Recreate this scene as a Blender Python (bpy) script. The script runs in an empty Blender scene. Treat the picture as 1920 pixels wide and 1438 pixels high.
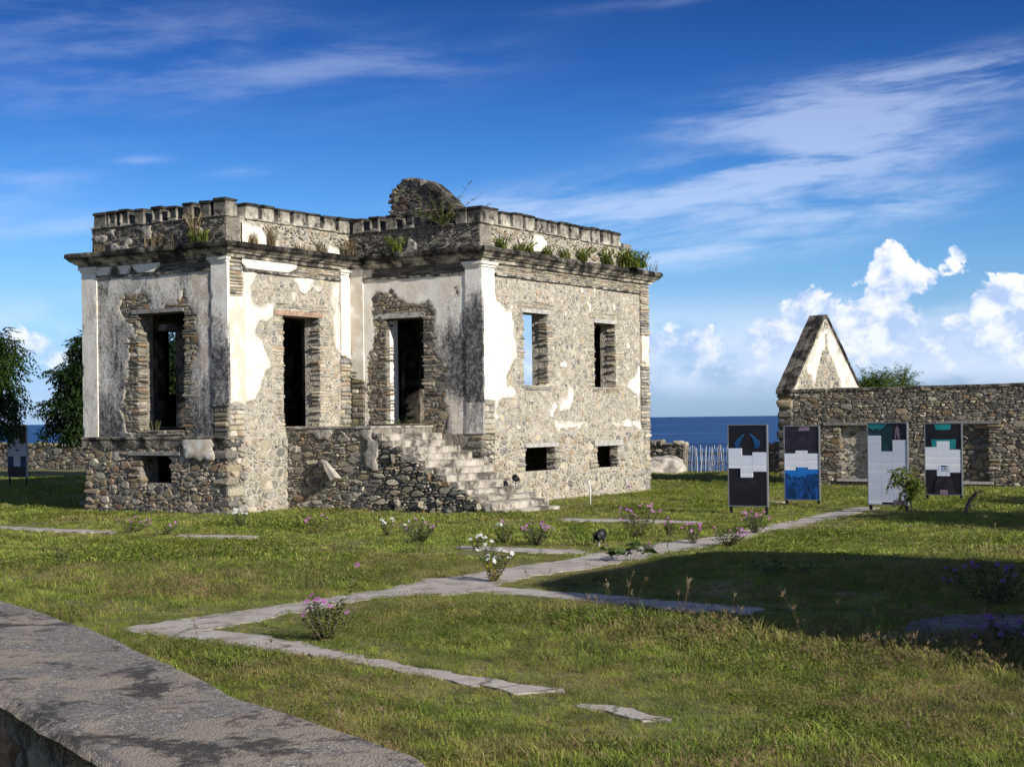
import bpy, math, random
import numpy as np
from mathutils import Vector, Matrix

# ------------------------------------------------------------------ camera, sky, sun, exposure
R = math.radians
scene = bpy.context.scene
YAW = 0.5555                      # the ruin stands turned by this much
CX, CY = math.cos(YAW), -math.sin(YAW)      # axis "c": along the front walls
DX, DY = math.sin(YAW), math.cos(YAW)       # axis "d": away from the viewer
SUN_EL, SUN_AZ = R(24), R(46)     # SUN_AZ: behind the right shoulder
EYE = 1.75

cam_data = bpy.data.cameras.new("camera")
cam = bpy.data.objects.new("camera", cam_data)
scene.collection.objects.link(cam)
cam.location = (0, 0, EYE)
cam.rotation_mode = 'QUATERNION'
cam.rotation_quaternion = (Matrix.Rotation(R(0.695), 4, 'Y') @ Matrix.Rotation(R(90), 4, 'X')).to_quaternion()
cam_data.sensor_width = 36.0
cam_data.lens = 3015.0 / 1920.0 * 36.0
cam_data.shift_y = (785.1 - 719.0) / 1920.0
cam_data.clip_start = 0.1
cam_data.clip_end = 60000.0
scene.camera = cam

scene.view_settings.view_transform = 'Standard'
scene.view_settings.look = 'None'
scene.view_settings.gamma = 1.0
scene.view_settings.use_curve_mapping = False
scene.view_settings.exposure = 0.32
scene.cycles.use_denoising = True
scene.cycles.use_adaptive_sampling = True
scene.cycles.adaptive_threshold = 0.02
scene.cycles.adaptive_min_samples = 12
scene.cycles.max_bounces = 5
scene.cycles.diffuse_bounces = 2
scene.cycles.transparent_max_bounces = 8
scene.cycles.sample_clamp_indirect = 6.0

sun_dir = Vector((math.cos(SUN_AZ) * math.cos(SUN_EL), -math.sin(SUN_AZ) * math.cos(SUN_EL), math.sin(SUN_EL)))
sun_data = bpy.data.lights.new("sun", 'SUN')
sun_data.energy = 4.8
sun_data.angle = R(0.53)
sun_data.color = (1.0, 0.95, 0.87)
sun = bpy.data.objects.new("sun", sun_data)
sun.rotation_mode = 'QUATERNION'
sun.rotation_quaternion = (-sun_dir).to_track_quat('-Z', 'Y')
sun.location = sun_dir * 40
scene.collection.objects.link(sun)

class NT:
    """tiny wrapper for building node trees"""
    cap = 99.0
    def __init__(self, tree):
        self.t = tree
        tree.nodes.clear()
    def n(self, typ, ins=None, **props):
        nd = self.t.nodes.new(typ)
        for k, v in props.items():
            setattr(nd, k, v)
        if ins:
            for k, v in ins.items():
                self.set(nd, k, v)
        return nd
    def set(self, nd, k, v):
        s = nd.inputs[k]
        if hasattr(v, 'is_output'):
            self.t.links.new(v, s)
        elif hasattr(v, 'outputs'):
            self.t.links.new(v.outputs[0], s)
        else:
            s.default_value = v
    def m(self, op, a, b=None, c=None, clamp=False):
        nd = self.n('ShaderNodeMath', operation=op, use_clamp=clamp)
        for i, v in enumerate((a, b, c)):
            if v is not None:
                self.set(nd, i, v)
        return nd.outputs[0]
    def mix(self, fac, a, b, blend='MIX'):
        nd = self.n('ShaderNodeMix', data_type='RGBA', blend_type=blend)
        self.set(nd, 0, fac); self.set(nd, 6, a); self.set(nd, 7, b)
        return nd.outputs[2]
    def noise(self, vec, scale, detail=4.0, rough=0.55, dist=0.0, dim='3D'):
        nd = self.n('ShaderNodeTexNoise', {'Scale': scale, 'Detail': min(detail, self.cap), 'Roughness': rough, 'Distortion': dist}, noise_dimensions=dim)
        if vec is not None:
            self.set(nd, 'Vector', vec)
        return nd.outputs[0]
    def ramp(self, fac, stops):
        nd = self.n('ShaderNodeValToRGB')
        cr = nd.color_ramp
        while len(cr.elements) > 1:
            cr.elements.remove(cr.elements[-1])
        for i, (p, col) in enumerate(stops):
            e = cr.elements[0] if i == 0 else cr.elements.new(p)
            e.position = p
            e.color = (*col, 1) if len(col) == 3 else col
        self.set(nd, 0, fac)
        return nd.outputs[0]
    def smooth(self, x, lo, hi):
        nd = self.n('ShaderNodeMapRange', interpolation_type='SMOOTHSTEP')
        self.set(nd, 'Value', x); self.set(nd, 'From Min', lo); self.set(nd, 'From Max', hi)
        return nd.outputs[0]
    def comb(self, x, y, z):
        nd = self.n('ShaderNodeCombineXYZ')
        for i, v in enumerate((x, y, z)):
            self.set(nd, i, v)
        return nd.outputs[0]

def make_world():
    w = bpy.data.worlds.new("World")
    scene.world = w
    w.use_nodes = True
    w.cycles.sampling_method = 'MANUAL'
    w.cycles.sample_map_resolution = 256
    T = NT(w.node_tree)
    sky = T.n('ShaderNodeTexSky', sky_type='NISHITA', sun_disc=False, sun_elevation=SUN_EL,
              sun_rotation=R(90) + SUN_AZ, altitude=0.0, air_density=1.0, dust_density=0.25, ozone_density=3.0)
    tc = T.n('ShaderNodeTexCoord').outputs['Generated']
    sep = T.n('ShaderNodeSeparateXYZ', {0: tc})
    dx, dy, dz = sep.outputs
    az = T.m('ARCTAN2', dx, dy)
    el = T.m('ARCSINE', dz)
    skyc = T.n('ShaderNodeHueSaturation', {'Hue': 0.507, 'Saturation': 1.30, 'Value': 1.0, 'Color': sky}).outputs[0]
    # deep, polarised tropical blue: the tint depends on the height above the horizon only
    hi = T.smooth(el, 0.03, 0.30)
    tone = T.ramp(T.m('MULTIPLY', el, 1.0 / 0.32, clamp=True), [(0.0, (0.55, 0.85, 2.0)), (0.0625, (0.58, 0.82, 1.78)), (0.19, (0.72, 0.92, 1.42)), (0.29, (0.68, 0.94, 1.34)),
        (0.40, (0.52, 0.84, 1.25)), (0.52, (0.38, 0.68, 1.10)), (0.65, (0.27, 0.50, 0.88)), (0.80, (0.20, 0.37, 0.66)), (1.0, (0.17, 0.31, 0.55))])
    skyc = T.mix(1.0, skyc, tone, 'MULTIPLY')

    def total(lst, shear):
        """sum of soft lobes, each (azimuth, height, half width, half height, weight), on axes sheared to the wind"""
        base = T.comb(az, T.m('SUBTRACT', el, T.m('MULTIPLY', az, shear)), 0.0)
        acc = 0.0
        for a0, e0, sa, se, amp in [(q[0], q[1] - q[0] * shear, q[2], q[3], q[4]) for q in lst]:
            v = T.n('ShaderNodeVectorMath', {0: base, 1: (1 / sa, 1 / se, 0.0), 2: (-a0 / sa, -e0 / se, 0.0)}, operation='MULTIPLY_ADD').outputs[0]
            d = T.n('ShaderNodeVectorMath', {0: v, 1: v}, operation='DOT_PRODUCT').outputs['Value']
            acc = T.m('MULTIPLY_ADD', T.m('POWER', 0.36788, d), amp, acc)
        return acc
    # ---- high thin cloud
    p = T.comb(T.m('MULTIPLY', az, 1.0), T.m('MULTIPLY', T.m('SUBTRACT', el, T.m('MULTIPLY', az, 0.07)), 5.6), 0.0)
    warp = T.noise(p, 5.0, 3.0, 0.5)
    p2 = T.comb(T.m('ADD', az, T.m('MULTIPLY', warp, 0.10)),
                T.m('MULTIPLY', T.m('ADD', T.m('SUBTRACT', el, T.m('MULTIPLY', az, 0.07)), T.m('MULTIPLY', warp, 0.020)), 5.6), 3.1)
    n1 = T.noise(p2, 9.0, 7.0, 0.61)
    n2 = T.noise(p2, 3.0, 3.0, 0.5)
    cirrus = total([
        (0.255, 0.198, 0.130, 0.017, 0.62, 0.16), (0.150, 0.180, 0.060, 0.010, 0.40, 0.22),
        (0.215, 0.166, 0.085, 0.024, 0.66, 0.05), (0.330, 0.203, 0.06, 0.010, 0.35, 0.15),
        (0.140, 0.146, 0.110, 0.014, 0.62, 0.03), (0.060, 0.120, 0.120, 0.022, 0.70, -0.06),
        (0.235, 0.127, 0.075, 0.012, 0.55, 0.04), (0.120, 0.102, 0.120, 0.011, 0.52, -0.03), (0.02, 0.136, 0.07, 0.006, 0.25, 0.0),
        (-0.20, 0.208, 0.190, 0.034, 0.34, 0.06), (-0.30, 0.245, 0.16, 0.024, 0.24, 0.06), (-0.05, 0.218, 0.060, 0.008, 0.16, -0.05),
        (-0.30, 0.140, 0.060, 0.015, 0.36, 0.1), (-0.165, 0.152, 0.022, 0.004, 0.30, 0.0), (-0.225, 0.158, 0.018, 0.003, 0.30, 0.0),
        (-0.30, 0.115, 0.12, 0.012, 0.34, 0.03), (0.09, 0.251, 0.06, 0.004, 0.26, -0.03), (-0.26, 0.08, 0.10, 0.010, 0.2, 0.0)], 0.07)
    far = T.m('MULTIPLY', T.smooth(n2, 0.36, 0.70), 0.62)     # thin cloud out of view, thickened to whiten the fill light
    far = T.m('MULTIPLY', far, T.smooth(T.m('ABSOLUTE', az), 0.40, 0.75))
    ccol = T.mix(hi, (8.0, 9.2, 11.6, 1), (5.4, 6.5, 9.6, 1))
    skyc = T.mix(far, skyc, ccol)
    ca = T.m('MULTIPLY', cirrus, T.smooth(n1, 0.18, 0.80))
    ca = T.m('ADD', ca, T.m('MULTIPLY', cirrus, T.m('MULTIPLY', T.m('SUBTRACT', n1, 0.5), 0.55)), clamp=False)
    ca = T.smooth(ca, 0.0, 0.62)
    ca = T.m('MULTIPLY', ca, 0.54)
    col = T.mix(ca, skyc, ccol)
    # ---- heaped cloud low over the sea
    q = T.comb(T.m('MULTIPLY', az, 1.0), T.m('MULTIPLY', el, 1.15), 0.7)
    w1 = T.noise(q, 16.0, 2.0, 0.5)
    q2 = T.comb(T.m('ADD', az, T.m('MULTIPLY', T.m('SUBTRACT', w1, 0.5), 0.025)), T.m('MULTIPLY', el, 1.15), 0.7)
    f1 = T.noise(q2, 40.0, 7.0, 0.60)
    vadd = T.n('ShaderNodeVectorMath', {0: q2, 1: (0.009, 0.009, 0.0)}, operation='ADD').outputs[0]
    f2 = T.noise(vadd, 40.0, 7.0, 0.60)
    heap = total([
        (0.233, 0.085, 0.014, 0.020, 0.92, 0.0), (0.272, 0.095, 0.014, 0.009, 0.80, 0.25), (0.255, 0.082, 0.014, 0.010, 0.62, 0.25), (0.228, 0.058, 0.012, 0.020, 0.78, 0.0),
        (0.300, 0.066, 0.022, 0.014, 0.85, 0.05), (0.318, 0.058, 0.025, 0.018, 0.7, 0.0), (0.182, 0.067, 0.013, 0.009, 0.74, 0.1),
        (0.160, 0.052, 0.016, 0.010, 0.62, 0.0), (0.205, 0.052, 0.04, 0.024, 0.58, 0.0), (0.115, 0.046, 0.022, 0.012, 0.60, 0.1), (0.140, 0.032, 0.06, 0.016, 0.62, 0.0),
        (0.270, 0.040, 0.06, 0.018, 0.68, 0.0), (-0.305, 0.046, 0.045, 0.014, 0.85, -0.1), (-0.23, 0.034, 0.05, 0.011, 0.55, 0.0),
        (-0.12, 0.04, 0.10, 0.012, 0.45, 0.0), (0.0, 0.04, 0.10, 0.014, 0.5, 0.0), (0.34, 0.03, 0.05, 0.02, 0.5, 0.0)], 0.02)
    belt = T.m('MULTIPLY', T.smooth(el, 0.11, 0.02), T.smooth(T.m('ABSOLUTE', az), 0.36, 0.60))
    belt = T.m('MULTIPLY', belt, T.m('MULTIPLY', T.smooth(T.noise(q, 4.0, 2.0, 0.5), 0.40, 0.65), 0.9))
    heap = T.m('ADD', heap, belt)
    dens = T.m('ADD', heap, T.m('MULTIPLY', T.m('SUBTRACT', f1, 0.5), 2.2))
    soft = T.smooth(el, 0.075, 0.015)
    alpha = T.smooth(dens, 0.40, T.m('ADD', 0.56, T.m('MULTIPLY', soft, 0.55)))
    alpha = T.m('MULTIPLY', alpha, T.m('MULTIPLY', T.smooth(el, 0.004, 0.030), T.smooth(heap, 0.06, 0.22)))
    alpha = T.m('MULTIPLY', alpha, T.m('SUBTRACT', 0.93, T.m('MULTIPLY', soft, 0.42)))
    lit = T.m('ADD', T.m('MULTIPLY', T.m('SUBTRACT', f1, f2), 4.2), T.m('MULTIPLY', T.m('SUBTRACT', dens, 0.55), 0.45))
    lit = T.m('ADD', T.m('ADD', lit, 0.30), T.m('MULTIPLY', T.m('SUBTRACT', el, 0.06), 9.0), clamp=True)
    cc = T.mix(lit, (5.0, 6.6, 9.8, 1), (10.8, 10.9, 11.3, 1))
    # pale, shapeless cloud further off, just above the sea
    bank = T.m('MULTIPLY', T.smooth(el, 0.006, 0.028), T.smooth(el, 0.085, 0.040))
    bank = T.m('MULTIPLY', bank, T.smooth(T.m('ADD', T.noise(T.comb(az, T.m('MULTIPLY', el, 1.6), 2.3), 13.0, 6.0, 0.58), T.m('MULTIPLY', T.smooth(az, -0.05, 0.16), 0.10)), 0.44, 0.66))
    col = T.mix(T.m('MULTIPLY', bank, 0.62), col, (8.6, 9.6, 11.6, 1))
    col = T.mix(alpha, col, cc)
    # the low sky carries the clouds; higher up there is only thin veil, so the costly part is skipped there
    low = T.m('MULTIPLY', T.m('LESS_THAN', el, 0.42), T.m('GREATER_THAN', el, -0.02))
    plain = T.n('ShaderNodeBackground', {'Color': skyc, 'Strength': 0.079})
    cloudy = T.n('ShaderNodeBackground', {'Color': col, 'Strength': 0.079})
    mx = T.n('ShaderNodeMixShader', {0: low, 1: plain.outputs[0], 2: cloudy.outputs[0]})
    out = T.n('ShaderNodeOutputWorld')
    T.t.links.new(mx.outputs[0], out.inputs['Surface'])
make_world()

# ------------------------------------------------------------------ helpers
rng = random.Random(7)
nrng = np.random.default_rng(7)
COL = scene.collection

def tag(o, label=None, cat=None, group=None, kind=None):
    if label: o['label'] = label
    if cat: o['category'] = cat
    if group: o['group'] = group
    if kind: o['kind'] = kind
    return o

def empty(name, loc=(0, 0, 0), rz=0.0):
    o = bpy.data.objects.new(name, None)
    o.empty_display_size = 0.2
    o.location = loc
    o.rotation_euler = (0, 0, rz)
    COL.objects.link(o)
    return o

class MB:
    def __init__(self):
        self.v = []; self.f = []; self.c = []
    def add(self, verts, faces, col=(1, 1, 1)):
        b = len(self.v)
        self.v.extend(verts)
        for f in faces:
            self.f.append([i + b for i in f])
        if col and isinstance(col[0], (tuple, list)):
            self.c.extend(col)
        else:
            self.c.extend([col] * len(verts))
    def box(self, x0, x1, y0, y1, z0, z1, col=(1, 1, 1)):
        v = [(x0, y0, z0), (x1, y0, z0), (x1, y1, z0), (x0, y1, z0), (x0, y0, z1), (x1, y0, z1), (x1, y1, z1), (x0, y1, z1)]
        self.add(v, [(0, 3, 2, 1), (4, 5, 6, 7), (0, 1, 5, 4), (1, 2, 6, 5), (2, 3, 7, 6), (3, 0, 4, 7)], col)
    def obj(self, name, mat, parent=None, smooth=False, kind=None):
        me = bpy.data.meshes.new(name)
        me.from_pydata(self.v, [], self.f)
        at = me.attributes.new('tint', 'FLOAT_COLOR', 'POINT')
        arr = np.ones((len(self.v), 4), dtype=np.float32)
        if self.v:
            arr[:, :3] = np.array(self.c, dtype=np.float32)
        at.data.foreach_set('color', arr.ravel())
        if smooth:
            me.polygons.foreach_set('use_smooth', [True] * len(me.polygons))
        for m in (mat if isinstance(mat, (list, tuple)) else [mat]):
            me.materials.append(m)
        o = bpy.data.objects.new(name, me)
        COL.objects.link(o)
        if parent: o.parent = parent
        if kind: o['kind'] = kind
        return o

def _hash(ix, iy, seed):
    h = (ix.astype(np.int64) * 374761393 + iy.astype(np.int64) * 668265263 + seed * 1442695041) & 0x7fffffff
    h = ((h ^ (h >> 13)) * 1274126177) & 0x7fffffff
    return ((h ^ (h >> 16)) & 0xffffff) / float(0xffffff)

def vnoise(x, y, seed=0):
    x = np.asarray(x, dtype=float); y = np.asarray(y, dtype=float)
    ix = np.floor(x); iy = np.floor(y)
    fx = x - ix; fy = y - iy
    fx = fx * fx * (3 - 2 * fx); fy = fy * fy * (3 - 2 * fy)
    a = _hash(ix, iy, seed); b = _hash(ix + 1, iy, seed); c = _hash(ix, iy + 1, seed); d = _hash(ix + 1, iy + 1, seed)
    return (a * (1 - fx) + b * fx) * (1 - fy) + (c * (1 - fx) + d * fx) * fy

def fbm(x, y, seed=0, octv=4):
    s = 0.0; amp = 0.5; tot = 0.0
    x = np.asarray(x, dtype=float); y = np.asarray(y, dtype=float)
    for o in range(octv):
        s = s + amp * vnoise(x, y, seed + o * 17)
        tot += amp; amp *= 0.5; x = x * 2.03 + 5.1; y = y * 2.03 + 2.7
    return s / tot

def _h1(ix, iy, seed):
    h = (ix * 374761393 + iy * 668265263 + seed * 1442695041) & 0x7fffffff
    h = ((h ^ (h >> 13)) * 1274126177) & 0x7fffffff
    return ((h ^ (h >> 16)) & 0xffffff) / 16777215.0

def f1(x, y, seed=0, octv=3):
    """one value of the same noise"""
    s = 0.0; amp = 0.5; tot = 0.0
    for o in range(octv):
        ix = math.floor(x); iy = math.floor(y); fx = x - ix; fy = y - iy; sd = seed + o * 17
        fx = fx * fx * (3 - 2 * fx); fy = fy * fy * (3 - 2 * fy)
        a = _h1(ix, iy, sd); b = _h1(ix + 1, iy, sd); c = _h1(ix, iy + 1, sd); d = _h1(ix + 1, iy + 1, sd)
        s += amp * ((a * (1 - fx) + b * fx) * (1 - fy) + (c * (1 - fx) + d * fx) * fy)
        tot += amp; amp *= 0.5; x = x * 2.03 + 5.1; y = y * 2.03 + 2.7
    return s / tot

def sdf_poly(S, Z, poly):
    """signed distance, positive inside"""
    P = np.array(poly, dtype=float)
    S = np.asarray(S, float); Z = np.asarray(Z, float)
    dist = np.full(S.shape, 1e9); inside = np.zeros(S.shape, bool)
    n = len(P)
    for i in range(n):
        ax, ay = P[i]; bx, by = P[(i + 1) % n]
        ex, ey = bx - ax, by - ay
        L2 = ex * ex + ey * ey + 1e-12
        t = np.clip(((S - ax) * ex + (Z - ay) * ey) / L2, 0, 1)
        dist = np.minimum(dist, np.hypot(S - ax - t * ex, Z - ay - t * ey))
        cond = ((ay > Z) != (by > Z))
        xi = ax + (Z - ay) / (by - ay + 1e-12) * ex
        inside ^= cond & (S < xi)
    return np.where(inside, dist, -dist)

def sdf_rect(S, Z, s0, s1, z0, z1):
    dx = np.maximum(s0 - S, S - s1); dz = np.maximum(z0 - Z, Z - z1)
    out = np.hypot(np.maximum(dx, 0), np.maximum(dz, 0)) + np.minimum(np.maximum(dx, dz), 0)
    return -out

def frame(xp, yp, z=0.0):
    """point given along the walls' own axes (c, d)"""
    return (xp * CX + yp * DX, xp * CY + yp * DY, z)

def gz(x, y):
    """height of the lawn"""
    return 0.05 * (fbm(np.asarray(x) * 0.23 + 40, np.asarray(y) * 0.23 + 40, 91, 3) - 0.5)

# ------------------------------------------------------------------ materials
MATS = {}
def new_mat(name):
    m = bpy.data.materials.new(name)
    m.use_nodes = True
    T = NT(m.node_tree)
    T.cap = 4.5
    MATS[name] = m
    return m, T

def finish(T, base, rough=0.9, bump=None, bstr=0.3, bdist=0.02, spec=0.25, **kw):
    b = T.n('ShaderNodeBsdfPrincipled')
    T.set(b, 'Base Color', base); T.set(b, 'Roughness', rough); T.set(b, 'Specular IOR Level', spec)
    for k, v in kw.items():
        T.set(b, k, v)
    if bump is not None:
        bn = T.n('ShaderNodeBump', {'Strength': bstr, 'Distance': bdist, 'Height': bump})
        T.set(b, 'Normal', bn)
    o = T.n('ShaderNodeOutputMaterial')
    T.t.links.new(b.outputs[0], o.inputs['Surface'])
    return b

def tint(T):
    return T.n('ShaderNodeAttribute', attribute_name='tint').outputs['Color']
def objco(T):
    return T.n('ShaderNodeTexCoord').outputs['Object']
def pos(T):
    return T.n('ShaderNodeNewGeometry').outputs['Position']

def mat_stone():
    m, T = new_mat('rubble_stone')
    p = pos(T)
    n = T.noise(p, 26.0, 6.0, 0.65)
    n2 = T.noise(p, 7.0, 3.0, 0.5)
    c = T.mix(1.0, tint(T), T.ramp(n, [(0.25, (0.50, 0.50, 0.52)), (0.5, (0.95, 0.94, 0.92)), (0.75, (1.40, 1.36, 1.28))]), 'MULTIPLY')
    c = T.mix(T.m('MULTIPLY', T.smooth(n2, 0.60, 0.72), 0.35), c, (0.36, 0.33, 0.27, 1))     # lime still clinging to it
    lich = T.noise(p, 55.0, 3.0, 0.6)
    c = T.mix(T.m('MULTIPLY', T.smooth(lich, 0.64, 0.72), 0.45), c, (0.035, 0.034, 0.03, 1))
    finish(T, c, 0.92, T.noise(p, 42.0, 5.0, 0.65), 0.55, 0.012, 0.2)
mat_stone()

def mat_limed():
    m, T = new_mat('limed_stone')
    p = pos(T)
    n = T.noise(p, 26.0, 6.0, 0.65)
    c = T.mix(1.0, tint(T), T.ramp(n, [(0.25, (0.62, 0.62, 0.62)), (0.5, (1.0, 0.99, 0.97)), (0.75, (1.40, 1.36, 1.28))]), 'MULTIPLY')
    lime = T.m('ADD', T.m('MULTIPLY', T.noise(p, 4.0, 5.0, 0.62), 0.6), T.m('MULTIPLY', T.noise(p, 17.0, 4.0, 0.65), 0.4))
    c = T.mix(T.m('MULTIPLY', T.smooth(lime, 0.44, 0.62), 0.52), c, (0.57, 0.53, 0.44, 1))
    finish(T, c, 0.93, T.noise(p, 42.0, 5.0, 0.65), 0.5, 0.012, 0.2)
mat_limed()

def mat_mortar(name, a, b, dark):
    m, T = new_mat(name)
    p = pos(T)
    n = T.noise(p, 5.0, 7.0, 0.62)
    c = T.mix(T.smooth(n, 0.35, 0.68), (*a, 1), (*b, 1))
    v = T.n('ShaderNodeTexVoronoi', {'Vector': p, 'Scale': 19.0}).outputs['Distance']
    c = T.mix(T.m('MULTIPLY', T.smooth(T.noise(p, 9.0, 5.0, 0.72), 0.53, 0.66), 0.85), c, (*dark, 1))
    finish(T, c, 0.95, T.m('ADD', T.noise(p, 22.0, 6.0, 0.7), T.m('MULTIPLY', v, 0.5)), 1.0, 0.05, 0.15)
mat_mortar('lime_mortar', (0.44, 0.395, 0.315), (0.60, 0.555, 0.46), (0.18, 0.158, 0.125))
mat_mortar('grey_mortar', (0.23, 0.205, 0.165), (0.36, 0.325, 0.265), (0.09, 0.08, 0.066))
mat_mortar('earth_mortar', (0.15, 0.136, 0.112), (0.25, 0.226, 0.188), (0.05, 0.043, 0.035))

def mat_plaster():
    # tint red: how far dark growth has spread, green: how sandy, blue: free
    m, T = new_mat('old_plaster')
    p = pos(T)
    t = T.n('ShaderNodeSeparateColor', {0: tint(T)})
    stain, sand, edge = t.outputs[0], t.outputs[1], t.outputs[2]
    st = T.n('ShaderNodeMapping', {'Vector': p, 'Scale': (1.0, 1.0, 0.38)}).outputs[0]
    big = T.m('ADD', T.m('MULTIPLY', T.noise(st, 1.7, 6.0, 0.66, 0.4), 0.55), T.m('MULTIPLY', T.noise(st, 6.5, 4.0, 0.66, 0.6), 0.45))
    fine = T.noise(p, 20.0, 6.0, 0.72)
    run = T.noise(T.n('ShaderNodeMapping', {'Vector': p, 'Scale': (1.0, 1.0, 0.07)}).outputs[0], 14.0, 4.0, 0.6)
    mixn = T.m('ADD', T.m('MULTIPLY', big, 0.52), T.m('ADD', T.m('MULTIPLY', fine, 0.36), T.m('MULTIPLY', run, 0.12)))
    c = T.mix(T.smooth(T.noise(p, 2.3, 5.0, 0.6), 0.40, 0.65), (0.83, 0.80, 0.73, 1), (0.74, 0.68, 0.58, 1))
    c = T.mix(T.m('MULTIPLY', sand, T.smooth(T.noise(p, 3.1, 5.0, 0.6), 0.33, 0.55)), c, (0.55, 0.45, 0.33, 1))
    thr = T.m('SUBTRACT', 0.76, T.m('MULTIPLY', stain, 0.43))
    g1 = T.m('MULTIPLY', T.smooth(T.m('SUBTRACT', mixn, thr), -0.085, 0.035), 0.70)
    c = T.mix(g1, c, (0.17, 0.165, 0.165, 1))
    g2 = T.m('MULTIPLY', T.smooth(T.m('SUBTRACT', mixn, thr), 0.015, 0.10), 0.90)
    c = T.mix(g2, c, T.mix(T.smooth(T.noise(p, 11.0, 5.0, 0.72), 0.44, 0.66), (0.028, 0.028, 0.029, 1), (0.24, 0.235, 0.23, 1)))
    # towards a broken edge the coat is worn down to its sandy undercoat
    worn = T.smooth(T.m('ADD', T.m('MULTIPLY', edge, 0.9), T.m('MULTIPLY', T.m('SUBTRACT', T.noise(p, 16.0, 4.0, 0.7), 0.5), 1.3)), 0.35, 0.75)
    c = T.mix(T.m('MULTIPLY', worn, 0.85), c, T.mix(fine, (0.30, 0.265, 0.21, 1), (0.56, 0.51, 0.42, 1)))
    pits = T.n('ShaderNodeTexVoronoi', {'Vector': p, 'Scale': 13.0, 'Randomness': 1.0})
    pit = T.m('MULTIPLY', T.smooth(pits.outputs['Distance'], 0.20, 0.12), T.smooth(T.noise(p, 3.3, 3.0, 0.6), 0.50, 0.62))
    c = T.mix(T.m('MULTIPLY', pit, 0.6), c, (0.20, 0.165, 0.12, 1))
    h = T.m('SUBTRACT', T.m('ADD', T.m('MULTIPLY', fine, 0.5), T.noise(p, 4.5, 4.0, 0.55)), T.m('MULTIPLY', pit, 0.8))
    finish(T, c, 0.9, h, 0.45, 0.025, 0.2)
mat_plaster()

def mat_weathered(name, light, mid, dark, cover, scale=3.0, bs=0.6, bd=0.02):
    """masonry with a black skin of algae; 'cover' says how much of it is left black"""
    m, T = new_mat(name)
    p = pos(T)
    t = tint(T)
    n = T.noise(p, scale, 8.0, 0.68, 0.3)
    f = T.noise(p, 38.0, 5.0, 0.7)
    x = T.m('ADD', T.m('MULTIPLY', n, 0.75), T.m('MULTIPLY', f, 0.25))
    c = T.ramp(x, [(cover - 0.16, light), (cover - 0.05, mid), (cover + 0.04, dark)])
    c = T.mix(1.0, c, t, 'MULTIPLY')
    finish(T, c, 0.93, T.m('ADD', n, T.m('MULTIPLY', f, 0.5)), bs, bd, 0.2)
mat_weathered('cornice_stone', (0.66, 0.60, 0.49), (0.29, 0.265, 0.22), (0.045, 0.043, 0.041), 0.515, 3.4)
mat_weathered('parapet_block', (0.68, 0.62, 0.52), (0.38, 0.345, 0.285), (0.06, 0.056, 0.052), 0.565, 5.0)
mat_weathered('step_stone', (0.50, 0.465, 0.40), (0.34, 0.31, 0.26), (0.09, 0.083, 0.07), 0.54, 3.0)
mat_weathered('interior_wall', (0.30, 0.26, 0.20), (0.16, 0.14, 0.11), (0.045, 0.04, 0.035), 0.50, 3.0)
mat_weathered('gable_plaster', (0.70, 0.67, 0.60), (0.42, 0.38, 0.31), (0.05, 0.047, 0.042), 0.545, 1.6)

def mat_cap():
    m, T = new_mat('wall_cap_concrete')
    p = pos(T)
    v = T.n('ShaderNodeTexVoronoi', {'Vector': p, 'Scale': 85.0})
    agg = T.n('ShaderNodeSeparateColor', {0: v.outputs['Color']}).outputs[0]
    big = T.noise(p, 1.15, 7.0, 0.66, 0.6)
    mid = T.noise(p, 4.5, 6.0, 0.7, 0.4)
    c = T.ramp(agg, [(0.0, (0.135, 0.12, 0.10)), (0.5, (0.205, 0.185, 0.155)), (0.85, (0.26, 0.235, 0.20)), (1.0, (0.50, 0.47, 0.42))])
    skim = T.smooth(T.m('ADD', T.m('MULTIPLY', big, 0.6), T.m('MULTIPLY', mid, 0.4)), 0.485, 0.56)
    c = T.mix(T.m('MULTIPLY', skim, 0.80), c, (0.33, 0.275, 0.205, 1))
    mp = T.n('ShaderNodeMapping', {'Vector': p, 'Location': (7.3, 2.2, 0.0)}).outputs[0]
    blk = T.m('ADD', T.m('MULTIPLY', T.noise(mp, 1.7, 6.0, 0.68, 0.8), 0.7), T.m('MULTIPLY', T.noise(mp, 19.0, 4.0, 0.7), 0.3))
    c = T.mix(T.m('MULTIPLY', T.smooth(blk, 0.515, 0.60), 0.88), c, (0.04, 0.035, 0.029, 1))
    c = T.mix(1.0, c, tint(T), 'MULTIPLY')
    h = T.m('ADD', T.m('MULTIPLY', v.outputs['Distance'], -0.6), T.m('ADD', T.m('MULTIPLY', mid, 0.8), T.m('MULTIPLY', skim, 0.3)))
    finish(T, c, 0.88, h, 0.75, 0.012, 0.3)
mat_cap()

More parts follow.
